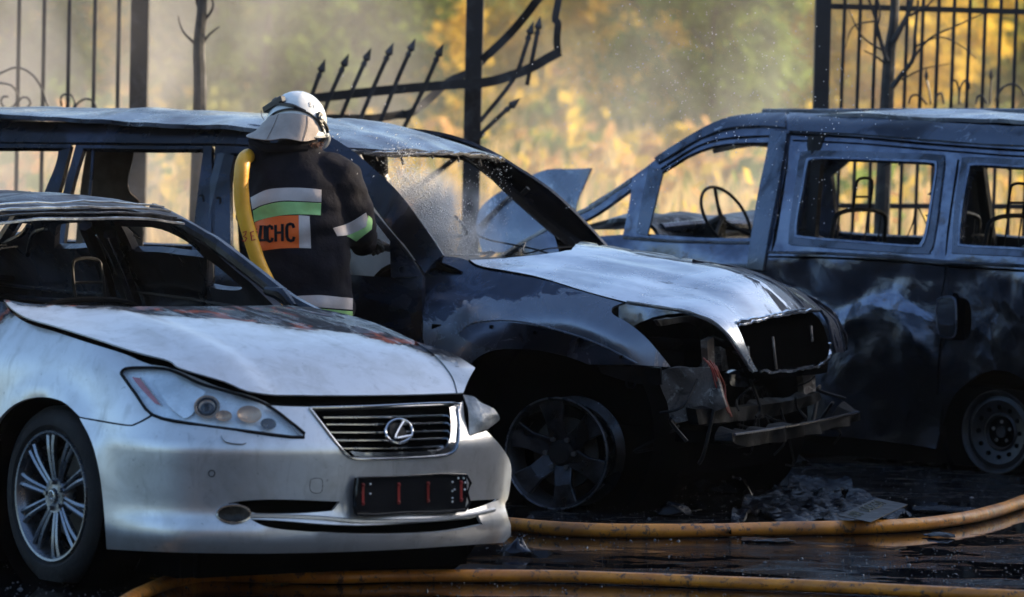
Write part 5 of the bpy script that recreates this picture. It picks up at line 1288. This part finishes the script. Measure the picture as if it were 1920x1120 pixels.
jk.tube(spl([q(-.10,-.005,1.44), q(-.16,.02,1.42), q(-.19,.08,1.30), q(-.19,.17,1.20), q(-.05,.30,1.16), q(.04,.36,1.15)], 4), [.095,.097,.10,.10,.098,.096,.094,.09,.09,.088,.085,.08,.076,.072,.07,.068,.066,.064,.062,.060,.058], 16)
jacket = cloth_obj('jacket', jk, cloth, ff_, .010, .018, 6, 3)
class Cast:
    """a surface defined by where the line of sight meets a mesh; used to lay patches on cloth"""
    def __init__(s, o, fr, M):
        me = o.data; s.fr = fr; s.M = M; s.I = M.inverted()
        s.b = BVHTree.FromPolygons([v.co.copy() for v in me.vertices], [tuple(p.vertices) for p in me.polygons]); s.c = {}
    def inv(s, px, py): return px/1000, py/1000
    def fn(s, u, v):
        k = (round(u, 6), round(v, 6))
        if k in s.c: return s.c[k]
        o = s.I @ CP; d = (s.I.to_3x3() @ ray(u*1000, v*1000)).normalized(); h, n, i, t = s.b.ray_cast(o, d)
        if h is None:
            h, n, i, t = s.b.find_nearest(o+d*((s.I@V((X0, FD, 1.3)))-o).length)
        s.c[k] = h; return h
MT = Matrix.Translation(OF)
class Fr: pass
frp = Fr(); frp.l = lambda p: V(p)-OF; frp.w = lambda p: V(p)+OF
CJ = Cast(jacket, frp, MT)
retro = simple('retroreflective_grey', (.52,.45,.42), .6, bump=.2, bs=40, var=.12)
lime = simple('lime_band', (.38,.66,.24), .6, bump=.2, bs=30, var=.15)
orange = simple('orange_patch', (1.0,.15,.018), .65, bump=.3, bs=30, var=.12)
def dec(name, pts, m, off=.004, parent=None, cast=None, sp=.006, th=.004):
    return sheet(name, cast or CJ, pts, [], m, parent or ff_, sp, th, n=4, disp=lambda p: off)
dec('reflective_band', [(471,371,1),(499,357),(527,353),(565,353),(602,356,1),(602,379,1),(560,377),(525,377),(493,384),(474,393,1)], retro)
dec('lime_band', [(475,395,1),(493,386),(525,379),(560,379),(602,381,1),(601,404,1),(560,402),(525,404),(493,411),(478,416,1)], lime)
patch_o = dec('back_patch', [(479,417,1),(499,410),(525,405),(560,404,1),(561,465,1),(525,466),(493,470),(484,471,1)], orange)
dec('patch_edge', [(560,404,1),(580,406,1),(583,466,1),(561,465,1)], retro, .005)
def letter(pl, w_=5.2, m=cloth, off=.0085, cast=None, name='letter', parent=None):
    P = [V(p) for p in pl]; L, Rr = [], []
    for i, p in enumerate(P):
        t = (P[min(i+1,len(P)-1)]-P[max(i-1,0)]).normalized(); n = V((-t.y,t.x)); L.append(p+n*w_/2); Rr.append(p-n*w_/2)
    return dec(name, [(p.x,p.y,1) for p in L]+[(p.x,p.y,1) for p in reversed(Rr)], m, off, parent or patch_o, cast, .004, .002)
def cy_C(x, y, w_, h): return [(x+w_, y+h*.25),(x+w_*.85,y+h*.05),(x+w_*.5,y),(x+w_*.12,y+h*.06),(x,y+h*.25),(x,y+h*.75),(x+w_*.12,y+h*.94),(x+w_*.5,y+h),(x+w_*.85,y+h*.95),(x+w_,y+h*.75)]
letter([(484,456),(489,449),(492,424),(499,424),(499,450)], 5); letter([(481,452),(502,450)], 4)
letter(cy_C(503,424,9,29), 5); letter([(518,422),(518,453)], 5); letter([(531,420),(531,452)], 5); letter([(518,437),(531,436)], 4.6, off=.0095); letter(cy_C(539,420,13,31), 5.4)
dec('sleeve_band', [(624,428,1),(655,418),(686,399,1),(689,412),(686,425,1),(655,440),(632,443,1)], retro)
dec('sleeve_lime_band', [(650,443,1),(684,427,1),(690,404,1),(697,412),(696,430,1),(668,452,1)], lime)
dec('hem_band', [(546,556,1),(600,554),(660,560,1),(660,581,1),(610,577),(556,573,1)], retro)
dec('hem_lime_band', [(600,579,1),(660,584,1),(660,600,1),(600,596,1)], lime)
# gloves on the nozzle
g1 = MB(); fingers(g1, q(.27,.27,1.15)-OF, V((.5,.9,-.1)), V((.2,-.1,1)), V((-.9,.5,.1))); g1.build('glove', glove, ff_)
g2 = MB(); fingers(g2, q(.04,.36,1.15)-OF, V((.9,.35,-.05)), V((.1,.2,1)), V((.3,-.9,.1))); g2.build('glove', glove, ff_)
# helmet
hm = bpy.data.objects.new('helmet', None); COL.objects.link(hm); hm.parent = ff_
white = simple('helmet_shell', (.62,.61,.57), .28, 0, bump=.12, bs=14, coat=.4, var=.16)
blackp = simple('black_plastic', (.014,.014,.015), .35)
hc = pz(556, 232, FD+.02)-OF; tilt = Matrix.Rotation(R(9), 3, 'Y') @ Matrix.Rotation(R(8), 3, 'X')
vs = []; fs = []; n = 40; mrows = 18
for i in range(mrows+1):
    th = math.pi*.56*i/mrows
    for j in range(n):
        a = 2*math.pi*j/n; r = math.sin(th); z = math.cos(th)
        ex = .132*(1+.03*sstep(.0,-.2,z)); ey = .152
        rz = .142+.006*math.exp(-(math.cos(a)/.25)**2)*math.sin(th)
        brim = .016*sstep(-.02,-.18,z); vs.append(tilt @ V(((ex+brim)*r*math.cos(a), (ey+brim)*r*math.sin(a), rz*z)))
for i in range(mrows):
    for j in range(n): fs.append((i*n+j, (i+1)*n+j, (i+1)*n+(j+1)%n, i*n+(j+1)%n))
sh = link('shell', [v+hc for v in vs], fs, white, hm); sd2 = sh.modifiers.new('th', 'SOLIDIFY'); sd2.thickness = .006; sd2.offset = -1
CH = Cast(sh, frp, MT)
def hp(px, py, off=.0):
    u, v = px/1000, py/1000; h = CH.fn(u, v); nn = (h-hc).normalized(); return h+nn*off
MB().tube(spl([hp(506,222,.004),hp(520,211,.006),(hp(545,206,.006)),hp(575,212,.006),hp(595,228,.005),hp(604,246,.004)],6), .0065, 6, flat=.7).build('rim_trim', blackp, hm)
MB().tube(spl([hp(500,205,.004),hp(520,197,.006),hp(545,199,.006),hp(562,205,.005),hp(573,209,.004)],6), [.004+.0045*math.sin(i/24*3.14) for i in range(25)], 6).build('strap', blackp, hm)
lp = MB(); a = hp(500,207,.014); b = hp(532,190,.014); ax_ = (b-a).normalized(); up_ = V((0,0,1)); yy = ax_.cross(up_).normalized(); zz = yy.cross(ax_)
Mx = Matrix((ax_, yy, zz)).transposed(); lp.box((a+b)/2, ((b-a).length+.012,.03,.030), Mx).box((a+b)/2+Mx@V((.018,-.004,.004)), (.03,.034,.034), Mx)
bevel(lp.build('lamp_unit', blackp, hm, False), .005)
MB().tube(spl([a+Mx@V((-.03,0,.01)), a+Mx@V((-.036,0,-.015)), a+Mx@V((-.028,0,-.034))],4), .002, 4).build('lamp_wire', blackp, hm)
c_ = hp(598,222,.006); ear = MB(); nn = (c_-hc).normalized(); qx = nn.to_track_quat('Y','Z').to_matrix()
ear.lathe(c_, [(0,.0),(.010,.010),(.010,.019),(0,.024)], 18, qx @ Matrix.Diagonal((.8,1,1.2))); ear.tube(spl([c_+V((-.012,-.006,.02)), hp(607,236,.012), hp(610,248,.010)],5), .007, 6)
ear.build('visor_hinge', blackp, hm); MB().tube([c_+nn*.008, c_+nn*.016], .008, 10).build('hinge_cap', white, hm)
MB().tube(spl([hp(600,232,.006),hp(608,242,.008),hp(612,255,.006)],5), .005, 5).build('visor_arm', white, hm)
# lower visor edge and chin part on the right
MB().tube(spl([pz(611,248,FD+.05)-OF,pz(614,262,FD+.07)-OF,pz(606,274,FD+.07)-OF,pz(594,277,FD+.06)-OF],6), [.010+.006*math.sin(i/18*3.14) for i in range(19)], 8, flat=.8).build('visor', simple('visor_edge', (.5,.49,.46), .25, .1), hm)
MB().tube(spl([pz(608,240,FD)-OF,pz(609,255,FD+.03)-OF,pz(600,268,FD+.03)-OF,pz(588,270,FD+.02)-OF],6), .008, 8).build('visor_seal', blackp, hm)
for k, (x, y) in enumerate(((581,200),(581,206),(584,200))):
    pass
mk = simple('faint_print', (.30,.30,.30), .5)
mb = MB(); [mb.tube([hp(a_[0],a_[1],.0015), hp(b_[0],b_[1],.0015)], .0012, 4) for a_, b_ in (((579,193),(580,200)),((579,193),(583,194)),((579.5,196.5),(583,197)),((580,200),(584,201)),((587,197),(589,204)))]; mb.build('print', mk, hm)
leather = simple('pale_leather', (.36,.30,.265), .8, var=.18, bump=.3, bs=22)
fo2 = FD
rowT = [pz(500,224,fo2+.02), pz(505,218,fo2-.07), pz(522,214,fo2-.125), pz(548,212,fo2-.145), pz(576,218,fo2-.13), pz(596,234,fo2-.075), pz(603,250,fo2+.0)]
rowM = [pz(478,246,fo2+.03), pz(488,240,fo2-.10), pz(512,238,fo2-.15), pz(546,236,fo2-.165), pz(576,240,fo2-.15), pz(596,249,fo2-.08), pz(604,256,fo2+.0)]
rowB = [pz(462,254,fo2+.05), pz(466,258,fo2-.12), pz(500,262,fo2-.185), pz(535,260,fo2-.195), pz(568,265,fo2-.17), pz(590,262,fo2-.09), pz(600,259,fo2+.0)]
patch('neck_flap', [[p-OF for p in r] for r in (rowT, rowM, rowB)], leather, hm, 6, 6, .005, disp=lambda p: .005*nz((p.x*3,p.y*3,p.z), 9))
MB().tube(spl([p-OF+V((0,-.003,0)) for p in (rowT[2],rowM[2],rowB[2])],5), .0016, 4).tube(spl([p-OF+V((0,-.003,0)) for p in (rowT[4],rowM[4],rowB[4])],5), .0016, 4).build('flap_seam', simple('seam', (.16,.13,.11), .8), hm)
MB().tube(spl([pz(472,262,FD-.04)-OF, pz(500,276,FD-.09)-OF, pz(540,276,FD-.10)-OF, pz(575,276,FD-.07)-OF],6), .022, 8, flat=1.0).build('collar', cloth, ff_)
ell = MB(); ell_loft(ell, [(pz(495,300,FD)-OF+V((0,0,-.02)),.05,.07),(pz(488,280,FD)-OF,.05,.08),(pz(486,262,FD)-OF,.045,.07)], 14); ell.build('flap_lining', cloth, hm)
rng = random.Random(9); hair = MB()
for k in range(60):
    p = pz(rng.uniform(566,604), rng.uniform(266,276), FD-.05+rng.random()*.04)-OF; d = V((rng.gauss(.3,.5), rng.gauss(-.5,.3), rng.gauss(-.3,.4))).normalized()*rng.uniform(.012,.024); hair.tube([p, p+d*.6, p+d+V((0,0,-.004))], [.002,.0015,.0004], 4)
ho = hair.build('hair', simple('reddish_hair', (.20,.085,.05), .7, var=.3), ff_)
# ================================================================= HOSES AND WATER
def m_hose(name, c1, c2, c3, dirt):
    t = NT(name); a = t.noise(5, 8, .7, .5); b = t.noise(34, 5, .7); wv = t.n('TexWave', wave_type='BANDS'); wv.inputs['Scale'].default_value = 60; wv.inputs['Distortion'].default_value = 1; t.t.links.new(t.co, wv.inputs[0])
    col = t.mix(t.ramp(a, [(.35, 0.0), (.65, 1.0)]), c1, c2)
    col = t.mix(t.ramp(t.noise(2.2,5), [(.46, 0.0), (.62, .55)]), col, c3)
    col = t.mix(t.ramp(t.noise(26,6,.75,.4), [(dirt, 0.0), (dirt+.04, .85)]), col, (.03,.028,.025))
    return t.P(col=col, rough=t.ramp(b, [(.4,.35),(.7,.7)]), nrm=t.bump(b, .4, .006))
M_hose = m_hose('dirty_hose_canvas', (.38,.12,.012), (.70,.26,.018), (.12,.045,.012), .55); M_hose2 = m_hose('yellow_hose_canvas', (.80,.34,.015), (.88,.44,.03), (.60,.26,.015), .68)
def hose(name, P, r, label, flat=1.0, k=8, m=None):
    S_ = spl(P, k); mb = MB(); mb.tube(S_, [r*(1+.10*nz(p, 2.5)) for p in S_] if not isinstance(r, list) else r, 14, flat=flat)
    o = mb.build(name, m or M_hose, None); tag(o, label, 'fire hose', 'yellow fire hoses'); return o
h1 = [(640,968),(800,975),(900,978),(960,984),(1050,992),(1150,995),(1300,995),(1430,992),(1560,990),(1700,985),(1800,973),(1870,957),(1950,930),(2080,890),(2250,840)]
hose('fire_hose', [onZ(x,y,.030) for x,y in h1], .029, 'dirty yellow fire hose curving from under the sedan bumper to the right edge')
h2 = [(150,1190),(235,1128),(290,1102),(350,1081),(410,1076),(500,1080),(620,1083),(750,1080),(900,1080),(1050,1081),(1200,1086),(1350,1092),(1500,1098),(1700,1108),(1900,1118),(2150,1130)]
R2 = []
nS = (len(h2)-1)*8+1
for i in range(nS): t_ = i/8; R2.append(.026+.012*math.exp(-((t_-3.6)/1.1)**2))
hose('fire_hose', [onZ(x,y,.026) for x,y in h2], R2, 'orange yellow fire hose along the bottom edge of the picture, in front of the sedan', .9)
HY = FD-.20
h3 = [onY(1, 1, 1)*0+V((-2.6,20.1,.035)), V((-1.6,20.0,.035)), V((-1.05,20.15,.04)), V((-.82,20.45,.18)), pz(560,640,HY-.05), pz(505,535,HY), pz(484,490,HY), pz(468,440,HY), pz(456,395,HY), pz(452,345,HY), pz(455,308,HY+.02), pz(463,294,HY+.12), pz(474,300,FD+.12), q(-.12,.28,1.38), q(.0,.38,1.22), q(.12,.40,1.16), q(.30,.42,1.13)]
h3o = hose('fire_hose', h3, .032, 'bright yellow fire hose slung over the left shoulder of the firefighter', m=M_hose2)
CHo = None
redink = simple('red_ink', (.42,.02,.01), .6)
mb = MB()
def hs(px, py):
    return pz(px, py, HY-.034)
for st in ([(455,436),(462,434),(460,441),(456,443),(463,447),(459,453),(454,451)], [(476,434),(470,436),(472,451),(479,449)], [(471,443),(476,442)]):
    mb.tube([hs(*p) for p in st], .0030, 5, flat=.5)
o = mb.build('marking', redink, h3o)
nozm = simple('nozzle_metal', (.25,.25,.27), .3, .8)
nzl = MB().tube(spl([q(.26,.415,1.14), q(.36,.44,1.115), q(.42,.455,1.10)], 4), [.030,.026,.026,.024,.022,.020,.019,.022,.022], 12).build('hose_nozzle', nozm, None)
tag(nzl, 'metal hose nozzle gripped in the gloves of the firefighter inside the side window', 'nozzle')
def m_water(name, dens, sc, col=(.85,.88,.92)):
    t = NT(name); out = t.t.nodes['Material Output']; tr = t.n('BsdfTransparent'); df = t.n('BsdfDiffuse'); df.inputs[0].default_value = (*col,1); tl = t.n('BsdfTranslucent'); tl.inputs[0].default_value = (*col,1); m2 = t.n('MixShader'); mx = t.n('MixShader')
    t.t.links.new(df.outputs[0], m2.inputs[1]); t.t.links.new(tl.outputs[0], m2.inputs[2])
    t.t.links.new(t.math('MULTIPLY', t.ramp(t.noise(sc, 5, .7, 0, stretch=(1,1,3)), [(.3,.35),(.6,1.0)]), dens), mx.inputs[0]); t.t.links.new(tr.outputs[0], mx.inputs[1]); t.t.links.new(m2.outputs[0], mx.inputs[2]); t.t.links.new(mx.outputs[0], out.inputs[0]); return t.m
wj = MB(); A_ = q(.42,.455,1.10); Bp = pz(745,518,FD+.62)
wj.tube([A_.lerp(Bp, i/10)+V((0,0,-.01*math.sin(i/10*3.14)*0)) for i in range(11)], [.014+.0022*i for i in range(11)], 12)
o = wj.build('water_jet', m_water('water_jet', .8, 9), None); tag(o, 'white water jet leaving the nozzle through the side window of the SUV', 'water jet', kind='stuff')
# spray of drops
def drops(name, gen, n, r0, r1, seed, label, m):
    rng = random.Random(seed); vs = []; fs = []
    for k in range(n):
        p, st = gen(rng); r = rng.uniform(r0, r1); b = len(vs); L = r*(1+st)
        d = V((rng.gauss(.3,.4), 0, rng.gauss(.8,.4))).normalized(); e = d.cross(V((0,1,0))).normalized()
        vs += [p+d*L, p-d*L, p+e*r, p-e*r, p+V((0,r,0)), p-V((0,r,0))]
        fs += [(b,b+2,b+5),(b,b+5,b+3),(b,b+3,b+4),(b,b+4,b+2),(b+1,b+5,b+2),(b+1,b+3,b+5),(b+1,b+4,b+3),(b+1,b+2,b+4)]
    o = link(name, vs, fs, m, None, True); tag(o, label, 'water drops', kind='stuff'); return o
def m_drop():
    t = NT('water_drop'); out = t.t.nodes['Material Output']; a = t.n('BsdfTranslucent'); a.inputs[0].default_value = (1,1,1,1); g = t.n('BsdfGlossy'); g.inputs[1].default_value = .2; g.inputs[0].default_value = (.9,.9,.9,1); mx = t.n('MixShader'); mx.inputs[0].default_value = .5
    t.t.links.new(a.outputs[0], mx.inputs[1]); t.t.links.new(g.outputs[0], mx.inputs[2]); t.t.links.new(mx.outputs[0], out.inputs[0]); return t.m
M_drop = m_drop()
def g1_(rng):   # plume inside the windscreen
    t = rng.random(); px = 745+115*t+rng.gauss(0,26)*(.5+t*.4); py = 335+130*t+rng.gauss(0,30); return onY(px, min(py, 478), rng.uniform(21.4, 22.0)), rng.random()*2.5
def g2_(rng): 
    px = rng.uniform(690, 960); py = rng.uniform(300, 470); return onY(px, py, rng.uniform(21.5, 22.6)), rng.random()
def g3_(rng):
    px = rng.gauss(1330,130); py = rng.gauss(140,95); return onY(px, py, rng.uniform(20.5, 24)), rng.random()*.5
def g4_(rng):
    px = rng.uniform(1050,1650); py = rng.uniform(60,420); return onY(px, py, rng.uniform(20.5, 24)), rng.random()*.5
def g5_(rng):
    px = rng.gauss(660,60); py = rng.gauss(240,40); return onY(px, py, rng.uniform(20.5,21.5)), 2
drops('spray_drops', g1_, 11000, .0007, .0023, 1, 'dense white spray inside the windscreen opening of the SUV', M_drop)
drops('spray_drops', g2_, 700, .0008, .0022, 2, 'scattered drops falling inside the windscreen opening of the SUV', M_drop)
drops('spray_drops', g3_, 380, .0014, .0036, 3, 'bright drops floating in the air above the van', M_drop)
drops('spray_drops', g4_, 330, .0012, .0032, 4, 'fine drops drifting in front of the meadow', M_drop)
drops('spray_drops', g5_, 40, .0012, .0022, 5, 'few drops bouncing off the roof right of the helmet', M_drop)
# ================================================================= DEBRIS ON THE GROUND
plast = burnt('melted_plastic', (.002,.002,.003), (.006,.007,.011), (.02,.022,.03), 9, 0, .10, .35, .5, .70, .5, .2, .18)
def heapfn(x, y):
    h = .035*max(0, nz((x,y,0), 3.0)+.35)+.028*abs(nz((x*1.6,y,1), 7))+.018*abs(nz((x,y*2,2), 16))+.008*abs(nz((x,y,2), 34))
    return V((x, y, .006+h))
def groundsurf(x0, x1, y0, y1): return Surf(WORLD, heapfn, (x0,x1), (y0,y1), 40)
GS = groundsurf(-1.5, 3.5, 16.5, 23)
heap = sheet('melted_bumper', GS, [(1368,976,1),(1392,945),(1440,918),(1490,900),(1585,902),(1600,912,1),(1560,916),(1620,926),(1668,942),(1716,968,1),(1650,980),(1500,982)], [], plast, None, .012, .012)
tag(heap, 'melted crumpled black bumper heap with a dull lettered plate, behind the curved hose', 'debris')
dull = simple('dull_plate', (.007,.0065,.006), .5, .2, var=.3)
GP = Surf(WORLD, lambda x, y: V((x, y, .050+.03*(y-19))), (-1.5,3.5), (16.5,23), 40)
pl_ = sheet('plate', GP, [(1572,966,1),(1644,934,1),(1702,946,1),(1632,979,1)], [], dull, heap, .03, .003)
ltr = simple('plate_letter', (.10,.09,.05), .45, .2)
mb = MB()
GL = {'M':[[(0,1),(0,0),(.5,.5),(1,0),(1,1)]],'A':[[(0,1),(.5,0),(1,1)],[(.2,.6),(.8,.6)]],'0':[[(0,.2),(.3,0),(.7,0),(1,.2),(1,.8),(.7,1),(.3,1),(0,.8),(0,.2)]],'2':[[(0,.2),(.4,0),(1,.2),(.9,.5),(0,1),(1,1)]],'3':[[(0,.1),(.6,0),(1,.25),(.4,.5),(1,.75),(.6,1),(0,.9)]]}
ex = (V((1640,938))-V((1584,964)))/8.0; ey = V((24,8))*.8
for i, chh in enumerate('MA 0023A'):
    for st in GL.get(chh, []):
        pts = [V((1588,965))+ex*(i+.75*a)+ey*b for a, b in st]; mb.tube([on(GP, p.x, p.y, .004) for p in pts], .0022, 4)
mb.build('lettering', ltr, pl_)
def shard(px, py, w_, h_, m, label, seed, nm='debris_piece', cat='debris'):
    rng = random.Random(seed); c = onZ(px, py, .0); k = 5; g = []
    for i in range(k):
        g.append([c+V(((j/(k-1)-.5)*w_+rng.gauss(0,w_*.09), (i/(k-1)-.5)*w_*.7+rng.gauss(0,w_*.07), .004+h_*rng.random()*(1 if 0<i<k-1 and 0<j<k-1 else .3))) for j in range(k)])
    o = patch(nm, g, m, None, 3, 3, .004, disp=lambda p: .004*nz(p, 40)); tag(o, label, cat, 'debris pieces on the wet ground'); return o
for i, a in enumerate([(1268,968,.16,.07,'crumpled black debris just behind the curved hose below the SUV front'),(965,1042,.12,.07,'crumpled shiny scrap just right of the sedan bumper corner on the ground'),
  (832,1057,.10,.02,'small bluish scrap under the sedan bumper beside the lower hose'),(1440,1016,.20,.006,'flat wet scrap lying in the water just below the curved hose'),(1780,960,.28,.02,'thin flat charred sheet on the ground behind the curved hose at the right'),
  (1560,1002,.05,.01,'tiny dark scrap beneath the middle of the curved hose'),(1762,1008,.12,.012,'small dark scrap lying on the water under the right part of the curved hose'),(1665,868,.13,.02,'shiny scrap lying on the ground beneath the van sill'),
  (1420,885,.12,.10,'pointed grey scrap standing below the SUV bumper beam'),(1480,872,.20,.10,'charred scrap heap beneath the middle of the SUV bumper beam'),(1330,925,.22,.06,'flat charred scrap between the SUV wheel and the melted heap')]):
    shard(a[0], a[1], a[2], a[3], plast if i != 1 else b_dark, a[4], 60+i)
o = MB().tube([onZ(1606,818,.02), onZ(1650,826,.02), onZ(1692,831,.02)], .008, 6).build('metal_rod', simple('rod_metal', (.2,.2,.21), .35, .7), None); tag(o, 'thin metal rod lying on the ground between the SUV and the van', 'rod')
o = MB().tube([onZ(1375,895,.16), onZ(1395,900,.08), onZ(1410,930,.01)], .006, 6).build('bent_strip', b_dark, None); tag(o, 'thin bent metal strip leaning to the ground under the SUV bumper beam', 'strip')
rng = random.Random(33); vs = []; fs = []
for k in range(5200):
    px = rng.uniform(-60, 1980); py = rng.uniform(870, 1130); c = onZ(px, py, 0); 
    if nz(c, .9)+.6*nz(c, 3) < -.10: continue
    s = rng.uniform(.0015, .006)*(1 if rng.random() < .93 else 2.0); b = len(vs); a = rng.uniform(0, 6.28)
    e = V((math.cos(a), math.sin(a), 0))*s; f = V((-math.sin(a), math.cos(a), 0))*s*rng.uniform(.3,1); u_ = V((0,0,1))*s*rng.uniform(.3,1)
    vs += [c-e, c-f, c+e, c+f, c+u_+e*.2]; fs += [(b,b+1,b+4),(b+1,b+2,b+4),(b+2,b+3,b+4),(b+3,b,b+4)]
tag(link('ash_and_grit', vs, fs, simple('grit', (.05,.05,.055), .5, .2, var=.6), None, False), 'fine ash, grit and broken glass strewn over the wet ground', 'debris', kind='stuff')
# ================================================================= UNSEEN BLOCKS ADDED TO SHADE AND DARKEN THE YARD (beyond the frame)
plaster = simple('plaster', (.12,.105,.095), .85, bump=.2, bs=6, var=.12)
winm = simple('window_glass', (.02,.025,.03), .1)
roofm = simple('roof_tin', (.12,.10,.09), .6)
def building(c, d, rz, fl, nw, label, nm='added_reflection_block'):
    t = thing(nm, label, 'building', loc=c); t.rotation_euler = (0,0,rz)
    bx, by, bz = d; MB().box((0,0,bz/2), d).build('wall', plaster, t, False)
    MB().box((0,0,bz+.12), (bx+.5,by+.5,.24)).build('roof', roofm, t, False)
    for i in range(fl):
        for k in range(nw):
            x = -bx/2+bx*(k+.5)/nw; z = bz*(i+.55)/fl
            MB().box((x,by/2+.01,z), (bx/nw*.42,.06,bz/fl*.45)).build('window', winm, t, False)
    return t
building((17.5, 21.2, 0), (21.0, 6, 6.5), R(90), 2, 5, 'unseen two storey block added at the right to shade the cars', 'added_shade_block')  # added off-frame wall that keeps the low sun off the cars
building((0, -32, 0), (70, 10, 14), 0, 5, 14, 'unseen five storey block added behind the camera to darken reflections')  # added so that upright panels reflect something dark
# ================================================================= HAZE AND SMOKE
def vol(name, dens, col, an, noise_=None, em=None):
    m = bpy.data.materials.new(name); m.use_nodes = True; t = m.node_tree; t.nodes.clear()
    o = t.nodes.new('ShaderNodeOutputMaterial'); v = t.nodes.new('ShaderNodeVolumePrincipled'); v.inputs['Color'].default_value = (*col, 1); v.inputs['Density'].default_value = dens; v.inputs['Anisotropy'].default_value = an
    t.links.new(v.outputs[0], o.inputs['Volume'])
    if noise_:
        co = t.nodes.new('ShaderNodeTexCoord'); mp = t.nodes.new('ShaderNodeMapping'); mp.inputs['Scale'].default_value = noise_[1]; n = t.nodes.new('ShaderNodeTexNoise'); n.inputs['Scale'].default_value = noise_[0]; n.inputs['Detail'].default_value = 3; n.inputs['Distortion'].default_value = .8
        r = t.nodes.new('ShaderNodeMapRange'); r.inputs[1].default_value = .42; r.inputs[2].default_value = .72; r.inputs[3].default_value = 0; r.inputs[4].default_value = dens
        # fade to nothing at the faces of the cloud
        g = t.nodes.new('ShaderNodeVectorMath'); g.operation = 'LENGTH'; s = t.nodes.new('ShaderNodeVectorMath'); s.operation = 'SUBTRACT'; s.inputs[1].default_value = (.5,.5,.5)
        f = t.nodes.new('ShaderNodeMapRange'); f.inputs[1].default_value = .48; f.inputs[2].default_value = .10; f.inputs[3].default_value = 0; f.inputs[4].default_value = 1
        mu = t.nodes.new('ShaderNodeMath'); mu.operation = 'MULTIPLY'
        t.links.new(co.outputs['Object'], mp.inputs[0]); t.links.new(mp.outputs[0], n.inputs['Vector']); t.links.new(n.outputs['Fac'], r.inputs[0])
        t.links.new(co.outputs['Generated'], s.inputs[0]); t.links.new(s.outputs[0], g.inputs[0]); t.links.new(g.outputs['Value'], f.inputs[0]); t.links.new(r.outputs[0], mu.inputs[0]); t.links.new(f.outputs[0], mu.inputs[1]); t.links.new(mu.outputs[0], v.inputs['Density'])
    return m
hz = MB().box((0, 145, 6.9), (176, 368, 15.8)); ho_ = hz.build('haze', vol('haze', .00015, (1,.96,.88), .35), None, False); tag(ho_, 'thin golden haze over the whole meadow and yard', 'haze', kind='stuff')
def puff(c, d, dens, sc, col, label, seed):
    vs = [V((x*d[0]/2,y*d[1]/2,z*d[2]/2)) for x in (-1,1) for y in (-1,1) for z in (-1,1)]
    o = link('smoke', vs, [(0,1,3,2),(4,6,7,5),(0,4,5,1),(2,3,7,6),(0,2,6,4),(1,5,7,3)], vol('smoke_%d' % seed, dens, col, .2, (1.0, (sc+seed*.01, sc*.8, sc*.7))), None, False); o.location = c; tag(o, label, 'smoke', kind='stuff')
puff((-2.45, 29.2, 1.6), (4.6, 3.0, 3.8), 1.25, .9, (.9,.83,.76), 'pale smoke drifting behind the SUV roof around the left fence post', 1)
puff((1.3, 30.6, 1.5), (4.6, 3.6, 3.0), .40, .8, (.95,.92,.85), 'thin steam drifting between the SUV and the van', 2)
puff((-.42, 21.72, 1.16), (.85, .8, .66), 34, 2.8, (.97,.98,1), 'white mist of water spray inside the windscreen opening of the SUV', 3)

puff((-3.0, 40, 3.2), (16, 12, 7.5), .032, .25, (1,.90,.70), 'hazy smoke hanging over the meadow behind the left fence', 4)
puff((4.0, 60, 3.5), (22, 26, 8), .010, .15, (1,.88,.50), 'thin golden haze bank over the middle of the meadow', 5)

puff((-2.9, 26.0, 1.5), (3.2, 1.6, 3.2), .55, 1.1, (.92,.84,.76), 'wisps of smoke curling in front of the left fence post', 6)
